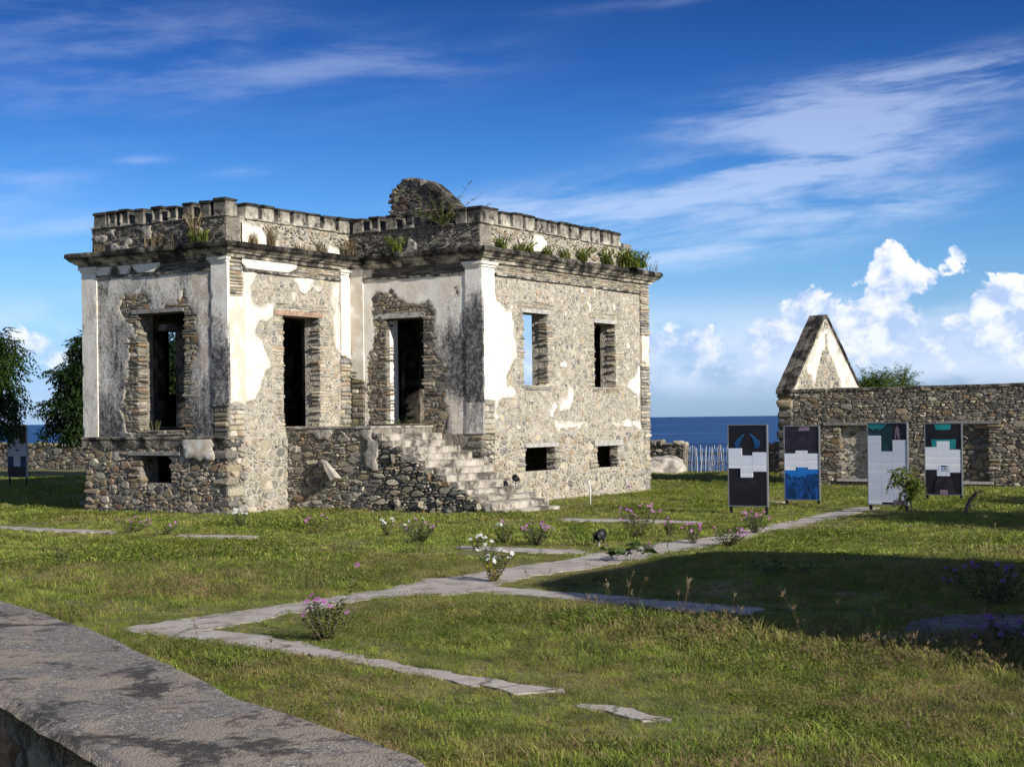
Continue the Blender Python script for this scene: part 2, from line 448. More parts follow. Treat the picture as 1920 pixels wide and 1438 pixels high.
def mat_path():
    m, T = new_mat('path_concrete')
    p = pos(T)
    n = T.noise(p, 3.0, 7.0, 0.65)
    f = T.noise(p, 60.0, 4.0, 0.7)
    c = T.ramp(n, [(0.28, (0.29, 0.25, 0.205)), (0.48, (0.46, 0.41, 0.35)), (0.7, (0.52, 0.475, 0.415))])
    c = T.mix(T.m('MULTIPLY', T.smooth(f, 0.55, 0.70), 0.6), c, (0.18, 0.16, 0.13, 1))
    c = T.mix(T.m('MULTIPLY', T.smooth(T.noise(p, 1.3, 5.0, 0.7), 0.54, 0.66), 0.55), c, (0.20, 0.175, 0.14, 1))
    ck = T.n('ShaderNodeTexVoronoi', {'Vector': T.n('ShaderNodeVectorMath', {0: p, 1: T.comb(T.m('MULTIPLY', n, 0.5), T.m('MULTIPLY', n, 0.7), 0.0)}, operation='ADD').outputs[0], 'Scale': 1.1}, feature='DISTANCE_TO_EDGE').outputs['Distance']
    c = T.mix(T.m('MULTIPLY', T.smooth(ck, 0.020, 0.004), 0.75), c, (0.09, 0.08, 0.06, 1))
    finish(T, c, 0.93, T.m('ADD', f, T.m('MULTIPLY', n, 2.0)), 0.5, 0.01, 0.2)
mat_path()

def mat_plain(name, col, rough=0.7, var=0.25, scale=20.0, metal=0.0, bstr=0.2, spec=0.3, use_tint=False):
    m, T = new_mat(name)
    p = pos(T)
    n = T.noise(p, scale, 5.0, 0.6)
    lo = tuple(c * (1 - var) for c in col); hi = tuple(min(1, c * (1 + var)) for c in col)
    c = T.mix(T.smooth(n, 0.3, 0.7), (*lo, 1), (*hi, 1))
    if use_tint:
        c = T.mix(1.0, c, tint(T), 'MULTIPLY')
    finish(T, c, rough, n, bstr, 0.01, spec, Metallic=metal)
mat_plain('rusty_lintel', (0.34, 0.23, 0.16), 0.85, 0.35, 14.0)
mat_plain('grey_timber', (0.24, 0.225, 0.205), 0.85, 0.35, 14.0)
mat_plain('concrete_lintel', (0.40, 0.38, 0.345), 0.9, 0.25, 10.0)
mat_plain('frame_aluminium', (0.26, 0.27, 0.285), 0.45, 0.06, 30.0, 0.6)
mat_plain('black_paint', (0.010, 0.010, 0.011), 0.5, 0.2, 30.0)
mat_plain('dead_wood', (0.15, 0.115, 0.085), 0.9, 0.4, 25.0)
mat_plain('stick_wood', (0.43, 0.41, 0.375), 0.85, 0.3, 9.0, use_tint=True)
mat_plain('boulder_stone', (0.36, 0.32, 0.27), 0.92, 0.55, 3.5, bstr=0.6)
mat_plain('bark', (0.085, 0.066, 0.05), 0.95, 0.4, 20.0, bstr=0.6)
mat_plain('white_plastic', (0.72, 0.71, 0.68), 0.5, 0.05, 20.0)
mat_plain('roof_slab', (0.20, 0.185, 0.16), 0.95, 0.4, 4.0)
mat_plain('slab_concrete', (0.15, 0.145, 0.135), 0.92, 0.45, 5.0, bstr=0.5)

def leafy(name, stops, trans=0.35, rough=0.55, world_scale=0.0, spec=0.3):
    """leaf: colour varies leaf by leaf (tint red) and by place; light passes through"""
    m, T = new_mat(name)
    t = T.n('ShaderNodeSeparateColor', {0: tint(T)})
    r = t.outputs[0]
    if world_scale:
        n = T.noise(pos(T), world_scale, 4.0, 0.6)
        r = T.m('ADD', T.m('MULTIPLY', r, 0.55), T.m('MULTIPLY', T.smooth(n, 0.3, 0.7), 0.45))
    c = T.ramp(r, stops)
    d = T.n('ShaderNodeBsdfPrincipled', {'Base Color': c, 'Roughness': rough, 'Specular IOR Level': spec})
    tr = T.n('ShaderNodeBsdfTranslucent', {'Color': T.mix(1.0, c, (1.25, 1.35, 0.55, 1), 'MULTIPLY')})
    mx = T.n('ShaderNodeMixShader', {0: trans, 1: d.outputs[0], 2: tr.outputs[0]})
    o = T.n('ShaderNodeOutputMaterial')
    T.t.links.new(mx.outputs[0], o.inputs['Surface'])
leafy('tree_leaf', [(0.0, (0.020, 0.040, 0.010)), (0.5, (0.040, 0.075, 0.016)), (1.0, (0.075, 0.115, 0.022))], 0.30)
leafy('dark_tree_leaf', [(0.0, (0.013, 0.028, 0.008)), (0.5, (0.024, 0.048, 0.012)), (1.0, (0.050, 0.080, 0.018))], 0.25)
leafy('acacia_leaf', [(0.0, (0.065, 0.105, 0.022)), (0.5, (0.105, 0.155, 0.032)), (1.0, (0.155, 0.20, 0.045))], 0.35)
leafy('shrub_leaf', [(0.0, (0.030, 0.055, 0.014)), (0.6, (0.060, 0.100, 0.020)), (0.8, (0.11, 0.14, 0.022)), (1.0, (0.36, 0.30, 0.025))], 0.30)
leafy('weed_leaf', [(0.0, (0.05, 0.085, 0.016)), (0.5, (0.13, 0.17, 0.03)), (1.0, (0.26, 0.27, 0.045))], 0.40)
leafy('dry_grass', [(0.0, (0.14, 0.10, 0.055)), (1.0, (0.30, 0.23, 0.13))], 0.3)
leafy('pink_petal', [(0.0, (0.36, 0.11, 0.34)), (1.0, (0.60, 0.28, 0.54))], 0.35)
leafy('white_petal', [(0.0, (0.75, 0.75, 0.72)), (1.0, (0.88, 0.88, 0.86))], 0.3)
leafy('purple_petal', [(0.0, (0.18, 0.05, 0.32)), (1.0, (0.36, 0.13, 0.52))], 0.35)

# ------------------------------------------------------------------ masonry generators
def clip_poly(poly, nx, nz, d):
    """keep the side nx*s+nz*z <= d"""
    out = []
    n = len(poly)
    for i in range(n):
        a = poly[i]; b = poly[(i + 1) % n]
        da = nx * a[0] + nz * a[1] - d; db = nx * b[0] + nz * b[1] - d
        if da <= 0: out.append(a)
        if (da < 0 < db) or (db < 0 < da):
            t = da / (da - db)
            out.append((a[0] + t * (b[0] - a[0]), a[1] + t * (b[1] - a[1])))
    return out

def poly_area(p):
    return 0.5 * sum(p[i][0] * p[(i + 1) % len(p)][1] - p[(i + 1) % len(p)][0] * p[i][1] for i in range(len(p)))

def rubble(s0, s1, z0, z1, size, aspect=1.5, big=0.15, gap=0.02, seed=1, openings=(), keep=None, cut=0.22):
    """irregular stones packed over a wall face; returns polygons in (s, z)"""
    r = random.Random(seed)
    pts = []; wts = []
    z = z0
    while z < z1:
        h = size * r.uniform(0.6, 1.25) / math.sqrt(aspect)
        s = s0 - r.uniform(0, size)
        while s < s1 + size * 0.3:
            w = size * r.uniform(0.55, 1.7) * math.sqrt(aspect) * 0.9
            pts.append((s + w * 0.5 + r.uniform(-0.2, 0.2) * w, z + h * 0.5 + r.uniform(-0.42, 0.42) * h))
            wts.append((r.uniform(0.0, 0.25) if r.random() > big else r.uniform(0.6, 1.9)) * size * size * 0.42)
            s += w
        z += h
    P = np.array(pts); W = np.array(wts)
    Q = P * np.array([1.0 / aspect, 1.0])            # measure in squeezed space: flat stones
    out = []
    R2 = (3.2 * size) ** 2
    kept = keep(P[:, 0], P[:, 1]) if keep is not None else None
    for i in range(len(P)):
        if not (s0 <= P[i, 0] <= s1 and z0 <= P[i, 1] <= z1): continue
        if any(o[0] < P[i, 0] < o[1] and o[2] < P[i, 1] < o[3] for o in openings): continue
        if kept is not None and not kept[i]: continue
        d2 = ((Q - Q[i]) ** 2).sum(1)
        nb = np.argsort(d2)[1:22]
        cx, cz = Q[i]
        S = size * 1.3
        poly = [(cx - S, cz - S), (cx + S, cz - S), (cx + S, cz + S), (cx - S, cz + S)]
        g = gap * r.uniform(0.3, 0.8)
        for j in nb:
            if d2[j] > R2: break
            ex, ez = Q[j] - Q[i]
            L = math.sqrt(d2[j]) + 1e-9
            t = (d2[j] + W[i] - W[j]) / (2 * L)
            nx, nz = ex / L, ez / L
            poly = clip_poly(poly, nx, nz, nx * cx + nz * cz + t - g)
            if len(poly) < 3: break
        if len(poly) < 3: continue
        poly = [(a * aspect, b) for a, b in poly]
        poly = clip_poly(poly, -1, 0, -(s0 + 0.004)); poly = clip_poly(poly, 1, 0, s1 - 0.004) if len(poly) > 2 else poly
        if len(poly) > 2: poly = clip_poly(poly, 0, -1, -(z0 + 0.004))
        if len(poly) > 2: poly = clip_poly(poly, 0, 1, z1 - 0.004)
        px, pz = P[i]
        for (a, b, c, d) in openings:
            if len(poly) < 3: break
            if max(q[0] for q in poly) <= a or min(q[0] for q in poly) >= b or max(q[1] for q in poly) <= c or min(q[1] for q in poly) >= d: continue
            if px <= a: poly = clip_poly(poly, 1, 0, a - 0.004)
            elif px >= b: poly = clip_poly(poly, -1, 0, -(b + 0.004))
            elif pz <= c: poly = clip_poly(poly, 0, 1, c - 0.004)
            else: poly = clip_poly(poly, 0, -1, -(d + 0.004))
        if len(poly) < 3: continue
        A = poly_area(poly)
        if A < size * size * 0.05: continue
        # round the corners once
        q = []
        n = len(poly)
        for k in range(n):
            a, b = poly[k], poly[(k + 1) % n]
            if math.hypot(a[0] - b[0], a[1] - b[1]) < 0.12 * size:
                q.append(((a[0] + b[0]) / 2, (a[1] + b[1]) / 2)); continue
            q.append((a[0] * (1 - cut) + b[0] * cut, a[1] * (1 - cut) + b[1] * cut))
            q.append((a[0] * cut + b[0] * (1 - cut), a[1] * cut + b[1] * (1 - cut)))
        jt = 0.05 * size
        out.append(([(a + r.uniform(-jt, jt), b + r.uniform(-jt, jt)) for a, b in q], A))
    return out

class Face:
    """one face of a wall: s runs along it, z up, o outwards"""
    def __init__(self, ox, oy, ex, ey, nx, ny):
        self.o = (ox, oy); self.e = (ex, ey); self.n = (nx, ny)
    def p(self, s, z, o=0.0):
        return (self.o[0] + self.e[0] * s + self.n[0] * o, self.o[1] + self.e[1] * s + self.n[1] * o, z)

PAL_BROWN = [((0.22, 0.18, 0.13), 4), ((0.165, 0.155, 0.135), 3.5), ((0.28, 0.22, 0.145), 2.5), ((0.32, 0.28, 0.215), 2.5), ((0.22, 0.145, 0.10), 1), ((0.11, 0.105, 0.098), 2), ((0.40, 0.36, 0.29), 1.2)]
PAL_TAN = [((0.31, 0.275, 0.205), 4), ((0.39, 0.34, 0.245), 3), ((0.255, 0.24, 0.21), 4), ((0.33, 0.25, 0.165), 2), ((0.46, 0.41, 0.31), 2), ((0.165, 0.16, 0.148), 3)]
PAL_GREY = [((0.21, 0.19, 0.15), 4), ((0.15, 0.142, 0.12), 3), ((0.27, 0.225, 0.155), 2.5), ((0.33, 0.295, 0.225), 2), ((0.095, 0.09, 0.08), 2.5), ((0.23, 0.16, 0.095), 1.2), ((0.44, 0.40, 0.32), 0.8)]
PAL_DUSTY = [((0.27, 0.24, 0.185), 4), ((0.34, 0.295, 0.21), 3), ((0.215, 0.205, 0.18), 4), ((0.29, 0.22, 0.145), 2), ((0.42, 0.37, 0.28), 2), ((0.145, 0.14, 0.13), 3)]
PAL_SLATE = [((0.20, 0.185, 0.16), 4), ((0.15, 0.14, 0.125), 3), ((0.28, 0.25, 0.20), 3), ((0.11, 0.105, 0.10), 2)]
def pick(pal, r):
    t = r.uniform(0, sum(w for _, w in pal))
    for c, w in pal:
        t -= w
        if t <= 0: break
    k = r.uniform(0.8, 1.22)
    return (c[0] * k, c[1] * k * r.uniform(0.97, 1.03), c[2] * k * r.uniform(0.92, 1.06))

class Stones:
    """collects stones; the largest become objects of their own"""
    def __init__(self):
        self.items = []; self.mat = 'rubble_stone'; self.tilt = 0.15
    def dome(self, face, poly, A, h, col, r, base=-0.012):
        n = len(poly)
        cx = sum(p[0] for p in poly) / n; cz = sum(p[1] for p in poly) / n
        v = []
        for a, b in poly: v.append(face.p(a, b, base))
        k = r.uniform(0.80, 0.90)
        tx, tz = r.uniform(-self.tilt, self.tilt), r.uniform(-self.tilt, self.tilt)
        sc = math.sqrt(abs(A))
        for a, b in poly:
            hh = h * (0.78 + tx * (a - cx) / sc + tz * (b - cz) / sc + r.uniform(-0.10, 0.10))
            v.append(face.p(cx + (a - cx) * k, cz + (b - cz) * k, hh))
        v.append(face.p(cx + r.uniform(-0.2, 0.2) * sc, cz + r.uniform(-0.2, 0.2) * sc, h * r.uniform(0.80, 1.1)))
        f = []
        for i in range(n):
            j = (i + 1) % n
            f.append((i, j, n + j, n + i)); f.append((n + i, n + j, 2 * n))
        self.items.append((A, v, f, col, False, self.mat))
    def slab(self, c0, c1, col, r, jit=0.012, cham=0.2, A=None):
        """roughly squared stone between two corners, edges worn"""
        lo = [min(a, b) for a, b in zip(c0, c1)]; hi = [max(a, b) for a, b in zip(c0, c1)]
        d = [h - l for l, h in zip(lo, hi)]
        ch = cham * min(d)
        v = []; idx = {}
        for ix in (0, 1):
            for iy in (0, 1):
                for iz in (0, 1):
                    j = [r.uniform(-jit, jit) for _ in range(3)]
                    P = [(hi if k else lo)[a] + j[a] for a, k in enumerate((ix, iy, iz))]
                    sg = [(-1 if k else 1) for k in (ix, iy, iz)]
                    for ax in range(3):
                        q = [P[b] + (sg[b] * ch if b != ax else 0) for b in range(3)]
                        idx[(ix, iy, iz, ax)] = len(v); v.append(tuple(q))
        f = []
        for ax in range(3):
            o1, o2 = [(1, 2), (2, 0), (0, 1)][ax]
            for side in (0, 1):
                ring = []
                for a, b in ((0, 0), (1, 0), (1, 1), (0, 1)):
                    k = [0, 0, 0]; k[ax] = side; k[o1] = a; k[o2] = b
                    ring.append(idx[(k[0], k[1], k[2], ax)])
                f.append(tuple(ring if side else ring[::-1]))
        for ax in range(3):                          # edge strips along axis ax
            o1, o2 = [(1, 2), (2, 0), (0, 1)][ax]
            for a in (0, 1):
                for b in (0, 1):
                    k0 = [0, 0, 0]; k0[o1] = a; k0[o2] = b; k0[ax] = 0
                    k1 = list(k0); k1[ax] = 1
                    q = [idx[(*k0, o1)], idx[(*k1, o1)], idx[(*k1, o2)], idx[(*k0, o2)]]
                    f.append(tuple(q if (a == b) else q[::-1]))
        for ix in (0, 1):
            for iy in (0, 1):
                for iz in (0, 1):
                    q = [idx[(ix, iy, iz, a)] for a in range(3)]
                    f.append(tuple(q if (ix + iy + iz) % 2 else q[::-1]))
        if A is None:
            dd = sorted(d); A = dd[1] * dd[2]
        self.items.append((A, v, f, col, False, self.mat))
    def build(self, parent, limit=300, name='stone', rest='rubble_stones'):
        self.items.sort(key=lambda t: -t[0])
        for A, v, f, col, sm, mt in self.items[:limit]:
            mb = MB(); mb.add(v, f, col)
            mb.obj(name, MATS[mt], parent, smooth=sm)
        if len(self.items) > limit:
            mb = MB(); kinds = sorted({t[5] for t in self.items[limit:]}); mi = []; sms = []
            for A, v, f, col, sm, mt in self.items[limit:]:
                mb.add(v, f, col); mi += [kinds.index(mt)] * len(f); sms += [sm] * len(f)
            o = mb.obj(rest, [MATS[k] for k in kinds], parent, kind='stuff')
            o.data.polygons.foreach_set('material_index', mi); o.data.polygons.foreach_set('use_smooth', sms)

def plaster(face, s0, s1, z0, z1, field, tintf, cell=0.045, thick=0.024, base=0.0, wav=0.006, seed=0):
    """a coat of plaster wherever field > 0, with a broken edge of real thickness"""
    ns = max(2, int(round((s1 - s0) / cell))); nz = max(2, int(round((z1 - z0) / cell)))
    S, Z = np.meshgrid(np.linspace(s0, s1, ns + 1), np.linspace(z0, z1, nz + 1), indexing='ij')
    F = field(S, Z)
    # small blisters in the field edges
    F = F + (fbm(S * 5.5, Z * 5.5, 200 + seed, 5) - 0.5) * 0.24
    O = thick + (fbm(S * 1.7, Z * 1.7, 300 + seed, 3) - 0.5) * 2 * wav
    mb = MB(); vid = {}
    V, FV = [], []
    O = O * np.clip(0.35 + F / 0.10, 0.35, 1.0)
    def vert(key, s, z, o, fv=0.0):
        if key in vid: return vid[key]
        vid[key] = len(V); V.append((s, z, o)); FV.append(fv); return vid[key]
    faces = []
    ins = F > 0
    for i in range(ns):
        for j in range(nz):
            cs = [(i, j), (i + 1, j), (i + 1, j + 1), (i, j + 1)]
            k = [ins[c] for c in cs]
            if not any(k): continue
            poly = []; cross = []
            for a in range(4):
                b = (a + 1) % 4
                A, B = cs[a], cs[b]
                if k[a]: poly.append(vert(('n', A), S[A], Z[A], O[A], F[A]))
                if k[a] != k[b]:
                    t = F[A] / (F[A] - F[B])
                    t = min(0.97, max(0.03, t))
                    key = ('e', min(A, B), max(A, B))
                    vi = vert(key, S[A] + t * (S[B] - S[A]), Z[A] + t * (Z[B] - Z[A]), O[A] * 0.86)
                    poly.append(vi); cross.append((vi, k[a]))
            faces.append(tuple(poly))
            if len(cross) == 2:
                # walking round the cell: leaving the coat, then entering it again
                o_, i_ = (cross[0][0], cross[1][0]) if cross[0][1] else (cross[1][0], cross[0][0])
                a2 = vert(('b', o_), V[o_][0], V[o_][1], -0.004); b2 = vert(('b', i_), V[i_][0], V[i_][1], -0.004)
                faces.append((i_, o_, a2, b2))
    if not V: return None
    edge = np.clip(1.0 - np.array(FV) / 0.13, 0, 1)
    SV = np.array([v[0] for v in V]); ZV = np.array([v[1] for v in V])
    st, sd = tintf(SV, ZV)
    cols = [(float(min(1, max(0, a))), float(min(1, max(0, b))), float(e)) for a, b, e in zip(np.broadcast_to(st, SV.shape), np.broadcast_to(sd, SV.shape), edge)]
    mb.add([face.p(s, z, o + base) for s, z, o in V], faces, cols)
    return mb

def plaster_parts(mb, parent, name='plaster_coat'):
    """each separate sheet of plaster becomes a part; specks stay together"""
    if mb is None: return
    par = list(range(len(mb.v)))
    def root(i):
        while par[i] != i:
            par[i] = par[par[i]]; i = par[i]
        return i
    for f in mb.f:
        a = root(f[0])
        for i in f[1:]:
            b = root(i)
            if a != b: par[b] = a
    groups = {}
    for f in mb.f: groups.setdefault(root(f[0]), []).append(f)
    specks = MB()
    for fs in groups.values():
        ids = sorted({i for f in fs for i in f}); ren = {i: k for k, i in enumerate(ids)}
        V = [mb.v[i] for i in ids]; C = [mb.c[i] for i in ids]; F = [tuple(ren[i] for i in f) for f in fs]
        if len(fs) >= 26:
            q = MB(); q.add(V, F, C); q.obj(name if len(fs) > 200 else 'plaster_patch', MATS['old_plaster'], parent, True)
        else:
            specks.add(V, F, C)
    if specks.v: specks.obj('plaster_specks', MATS['old_plaster'], parent, True, kind='stuff')

def wall_boxes(mb, face, s0, s1, z0, z1, thick, openings, col=(1, 1, 1), o=0.0):
    """solid wall with rectangular openings, as blocks butted end to end"""
    xs = sorted({s0, s1, *[q for op in openings for q in op[:2] if s0 < q < s1]})
    for a, b in zip(xs[:-1], xs[1:]):
        cuts = sorted([(op[2], op[3]) for op in openings if op[0] < (a + b) / 2 < op[1]])
        z = z0
        for c, d in cuts + [(z1, z1)]:
            c2 = min(c, z1)
            if c2 > z + 1e-4:
                p0 = face.p(a, z, o); p1 = face.p(b, c2, o - thick)
                mb.box(min(p0[0], p1[0]), max(p0[0], p1[0]), min(p0[1], p1[1]), max(p0[1], p1[1]), z, c2, col)
            z = max(z, d)

def jamb(stones, face, s_edge, side, z0, z1, pal, r, depth=0.22, hmin=0.045, hmax=0.10, wmin=0.12, wmax=0.30, proud=0.03):
    """flat stones stacked up the side of an opening; side=+1: the wall lies towards +s"""
    z = z0
    while z < z1 - 0.02:
        h = min(r.uniform(hmin, hmax), z1 - z)
        w = r.uniform(wmin * 0.7, wmax * 1.25)
        a = s_edge - side * r.uniform(-0.02, 0.055)
        b = s_edge + side * w
        stones.slab(face.p(a, z + 0.005, r.uniform(0.004, proud)), face.p(b, z + h - 0.005, -depth), pick(pal, r), r, 0.013, 0.28, A=w * h)
        z += h

def courses(stones, face, s0, s1, z0, z1, pal, r, hmin=0.025, hmax=0.05, lmin=0.12, lmax=0.45, omin=0.0, omax=0.03, keep=None, depth=0.05):
    z = z0
    while z < z1 - 0.01:
        h = min(r.uniform(hmin, hmax), z1 - z)
        s = s0
        while s < s1 - 0.02:
            L = min(r.uniform(lmin, lmax), s1 - s)
            if keep is None or keep(s + L / 2, z + h / 2):
                stones.slab(face.p(s + 0.004, z + 0.003, r.uniform(omin, omax)), face.p(s + L - 0.004, z + h - 0.003, -depth), pick(pal, r), r, 0.006, 0.3, A=L * h)
            s += L
        z += h

# ------------------------------------------------------------------ ground, sea
def build_ground():
    m, T = new_mat('ground_soil')
    p = pos(T)
    n = T.noise(p, 0.35, 5.0, 0.6); f = T.noise(p, 9.0, 6.0, 0.7)
    c = T.mix(T.smooth(n, 0.38, 0.62), (0.105, 0.120, 0.040, 1), (0.175, 0.150, 0.085, 1))
    c = T.mix(T.smooth(f, 0.35, 0.75), c, T.mix(1.0, c, (1.7, 1.6, 1.4, 1), 'MULTIPLY'))
    finish(T, c, 0.97, f, 0.6, 0.03, 0.1)
    # grid in the walls' own axes: flat lawn, then the shore falls away behind the boundary wall
    xs = np.concatenate([np.linspace(-400, -64, 12), np.linspace(-60, 24, 85), np.linspace(28, 400, 12)])
    ys = np.concatenate([np.linspace(-300, -8, 8), np.linspace(-4, 46, 70), np.array([47, 48.4, 50, 53, 58, 64, 78])])
    V = []
    for x in xs:
        hz = gz(x * CX + ys * DX, x * CY + ys * DY)
        for y, zz in zip(ys, hz):
            w = frame(x, y)
            z = float(zz) if -60 <= x <= 24 and -4 <= y <= 46 else 0.0
            if y > 44: z = z * 0.3 - 0.03 * (y - 44)
            if y > 48.5: z = -0.5 - (y - 48.5) * 0.34
            V.append((w[0], w[1], z))
    F = []
    ny = len(ys)
    for i in range(len(xs) - 1):
        for j in range(ny - 1):
            F.append((i * ny + j, (i + 1) * ny + j, (i + 1) * ny + j + 1, i * ny + j + 1))
    mb = MB(); mb.add(V, F)
    tag(mb.obj('ground', m, None, True), kind='structure')
build_ground()

def build_sea():
    m, T = new_mat('sea_water')
    p = pos(T)
    mp = T.n('ShaderNodeMapping', {'Vector': p, 'Rotation': (0, 0, 0.25), 'Scale': (0.35, 1.0, 1.0)}).outputs[0]
    w = T.m('ADD', T.m('MULTIPLY', T.noise(mp, 0.06, 5.0, 0.6), 3.0), T.noise(mp, 0.55, 5.0, 0.65))
    foam = T.smooth(T.noise(T.n('ShaderNodeMapping', {'Vector': p, 'Scale': (0.10, 1.0, 1.0)}).outputs[0], 0.09, 6.0, 0.7), 0.685, 0.72)
    patch = T.noise(T.n('ShaderNodeMapping', {'Vector': p, 'Scale': (0.12, 1.0, 1.0)}).outputs[0], 0.02, 5.0, 0.65)
    c = T.mix(T.smooth(patch, 0.35, 0.65), (0.012, 0.052, 0.155, 1), (0.042, 0.125, 0.275, 1))
    c = T.mix(T.m('MULTIPLY', foam, 0.55), c, (0.5, 0.55, 0.62, 1))
    finish(T, c, 0.42, w, 1.0, 1.2, 0.22)
    mb = MB()
    xs = np.array([-30000, -6000, -1500, -400, -100, 100, 400, 1500, 6000, 30000]); ys = np.array([-200, 46, 60, 90, 150, 300, 700, 2000, 6000, 16000, 40000])
    V = [(float(x), float(y), -3.2) for x in xs for y in ys]
    ny = len(ys)
    F = [(i * ny + j, (i + 1) * ny + j, (i + 1) * ny + j + 1, i * ny + j + 1) for i in range(len(xs) - 1) for j in range(ny - 1)]
    mb.add(V, F)
    tag(mb.obj('sea', m), kind='structure')
build_sea()

# ------------------------------------------------------------------ the ruined house
HX, HY = -20.614, 23.032
house = empty('ruined_house', frame(HX, HY), -YAW)
tag(house, 'roofless stone house ruin with flaking white plaster, dark cornice and toothed parapet', 'house')
FA = Face(0, 0, 1, 0, 0, -1)
FB = Face(0, 0, 0, 1, 1, 0)
FC = Face(0, 3.785, 1, 0, 0, -1)
FD = Face(3.28, 0, 0, 1, 1, 0)
XL, YB, XW, XE, YN = -3.775, 3.785, -7.06, 3.28, 11.01
ZL, ZF0, ZF1, ZC0, ZC1 = 1.46, 4.67, 4.88, 4.88, 5.16
OPA = [(-2.32, -1.09, 1.60, 3.90), (-2.28, -1.45, 0.58, 1.12)]
OPB = [(1.62, 2.79, 1.645, 3.85)]
OPC = [(0.94, 1.88, 1.66, 3.84)]
OPD = [(5.37, 6.38, 2.44, 3.95), (8.40, 9.42, 2.42, 3.87), (5.34, 6.56, 0.65, 1.15), (8.42, 9.40, 0.63, 1.12)]
TH = 0.40

def build_house():
    r = random.Random(21)
    st = Stones()
    def use(pal): st.mat = 'limed_stone' if pal in (PAL_TAN, PAL_DUSTY) else 'rubble_stone'
    # ---- solid walls (mortar skin)
    def wall(face, s0, s1, ops, mat, base_mat, bt=TH + 0.1):
        mb = MB(); wall_boxes(mb, face, s0, s1, ZL, ZC0 + 0.1, TH, ops); mb.obj('wall', mat, house)
        mb = MB(); wall_boxes(mb, face, s0, s1, -0.25, ZL, bt, ops, o=0.03); mb.obj('base_wall', base_mat, house)
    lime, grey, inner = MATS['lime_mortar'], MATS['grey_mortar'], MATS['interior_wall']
    wall(FA, XL, 0, OPA, grey, grey)
    wall(FB, TH, YB + TH, OPB, lime, lime)
    wall(FC, 0, XE, OPC, grey, grey)
    wall(FD, YB + TH, YN, OPD, lime, lime, 0.20)
    # west and back walls mirror the ones in view
    FBw = Face(XL, 0, 0, -1, -1, 0)
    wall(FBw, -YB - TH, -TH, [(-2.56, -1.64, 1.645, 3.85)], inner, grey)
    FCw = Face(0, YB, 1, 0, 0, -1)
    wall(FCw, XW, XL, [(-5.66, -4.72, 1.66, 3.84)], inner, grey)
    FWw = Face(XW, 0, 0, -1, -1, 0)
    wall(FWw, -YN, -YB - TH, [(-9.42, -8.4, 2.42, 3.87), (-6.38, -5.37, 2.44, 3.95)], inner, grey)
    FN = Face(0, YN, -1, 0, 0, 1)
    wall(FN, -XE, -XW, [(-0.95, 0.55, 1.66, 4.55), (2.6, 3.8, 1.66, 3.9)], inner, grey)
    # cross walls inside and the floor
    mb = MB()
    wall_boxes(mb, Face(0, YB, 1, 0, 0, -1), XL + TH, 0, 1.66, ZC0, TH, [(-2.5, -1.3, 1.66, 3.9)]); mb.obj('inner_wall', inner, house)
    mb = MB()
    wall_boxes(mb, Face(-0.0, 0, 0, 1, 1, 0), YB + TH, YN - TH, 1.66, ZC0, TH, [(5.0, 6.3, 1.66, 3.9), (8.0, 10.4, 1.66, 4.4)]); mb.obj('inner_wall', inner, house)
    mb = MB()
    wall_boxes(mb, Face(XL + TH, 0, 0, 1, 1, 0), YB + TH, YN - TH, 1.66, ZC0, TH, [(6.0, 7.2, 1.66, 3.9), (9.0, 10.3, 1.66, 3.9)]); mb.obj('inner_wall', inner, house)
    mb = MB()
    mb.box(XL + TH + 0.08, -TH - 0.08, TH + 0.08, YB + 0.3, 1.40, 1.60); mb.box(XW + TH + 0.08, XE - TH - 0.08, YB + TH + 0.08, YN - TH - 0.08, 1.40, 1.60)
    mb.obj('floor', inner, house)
    mb = MB()
    mb.box(XL + 0.05, -0.05, 0.05, YB + 0.05, ZC0 + 0.11, ZC1 - 0.04); mb.box(XW + 0.05, XE - 0.05, YB + 0.06, YN - 0.05, ZC0 + 0.11, ZC1 - 0.04)
    mb.obj('roof', MATS['roof_slab'], house)  # flat slab added out of sight to darken the rooms of the roofless house

    # ---- what is left of the plaster
    def near_open(S, Z, ops, reach, seed):
        F = np.full(S.shape, 9.0)
        for o in ops:
            F = np.minimum(F, -sdf_rect(S, Z, o[0], o[1], o[2], o[3]) - reach - (fbm(S * 1.6, Z * 1.6, seed, 3) - 0.5) * 0.55)
        return F
    P_A_right = [(-1.12, 4.62), (-0.33, 4.62), (-0.33, 1.46), (-0.80, 1.46), (-0.92, 1.75), (-1.00, 2.3), (-0.93, 2.9), (-0.74, 3.2), (-0.86, 3.55), (-0.80, 3.80), (-0.98, 4.05)]
    def fieldA(S, Z):
        F = near_open(S, Z, OPA[:1], 0.10, 5)
        hole = sdf_poly(S, Z, [(-2.72, 4.35), (-2.05, 4.25), (-1.95, 3.9), (-2.25, 3.6), (-2.55, 3.7), (-2.85, 4.0)])
        F = np.minimum(F, -hole + 0.04)
        left = sdf_poly(S, Z, [(-2.50, 3.4), (-2.0, 3.4), (-2.0, 1.6), (-2.60, 1.6), (-2.75, 2.0), (-2.62, 2.6)])
        F = np.minimum(F, -left)
        rgt = sdf_poly(S, Z, P_A_right)
        F = np.where(S > -1.15, np.minimum(F + 0.05, np.maximum(rgt, F - 0.25)), F)
        top = (ZF0 - 0.02) - Z + 0.08
        return np.minimum(F, top)
    def tintA(S, Z):
        n = fbm(S * 1.2, Z * 0.8, 61, 3)
        return 0.60 + 0.30 * (1 - np.clip((Z - 1.5) / 2.2, 0, 1)) + 0.35 * (n - 0.5), 0.30 + 0.5 * (S > -0.9)
    mb = plaster(FA, XL + 0.36, -0.36, ZL + 0.02, ZF0, fieldA, tintA, seed=1)
    plaster_parts(mb, house)

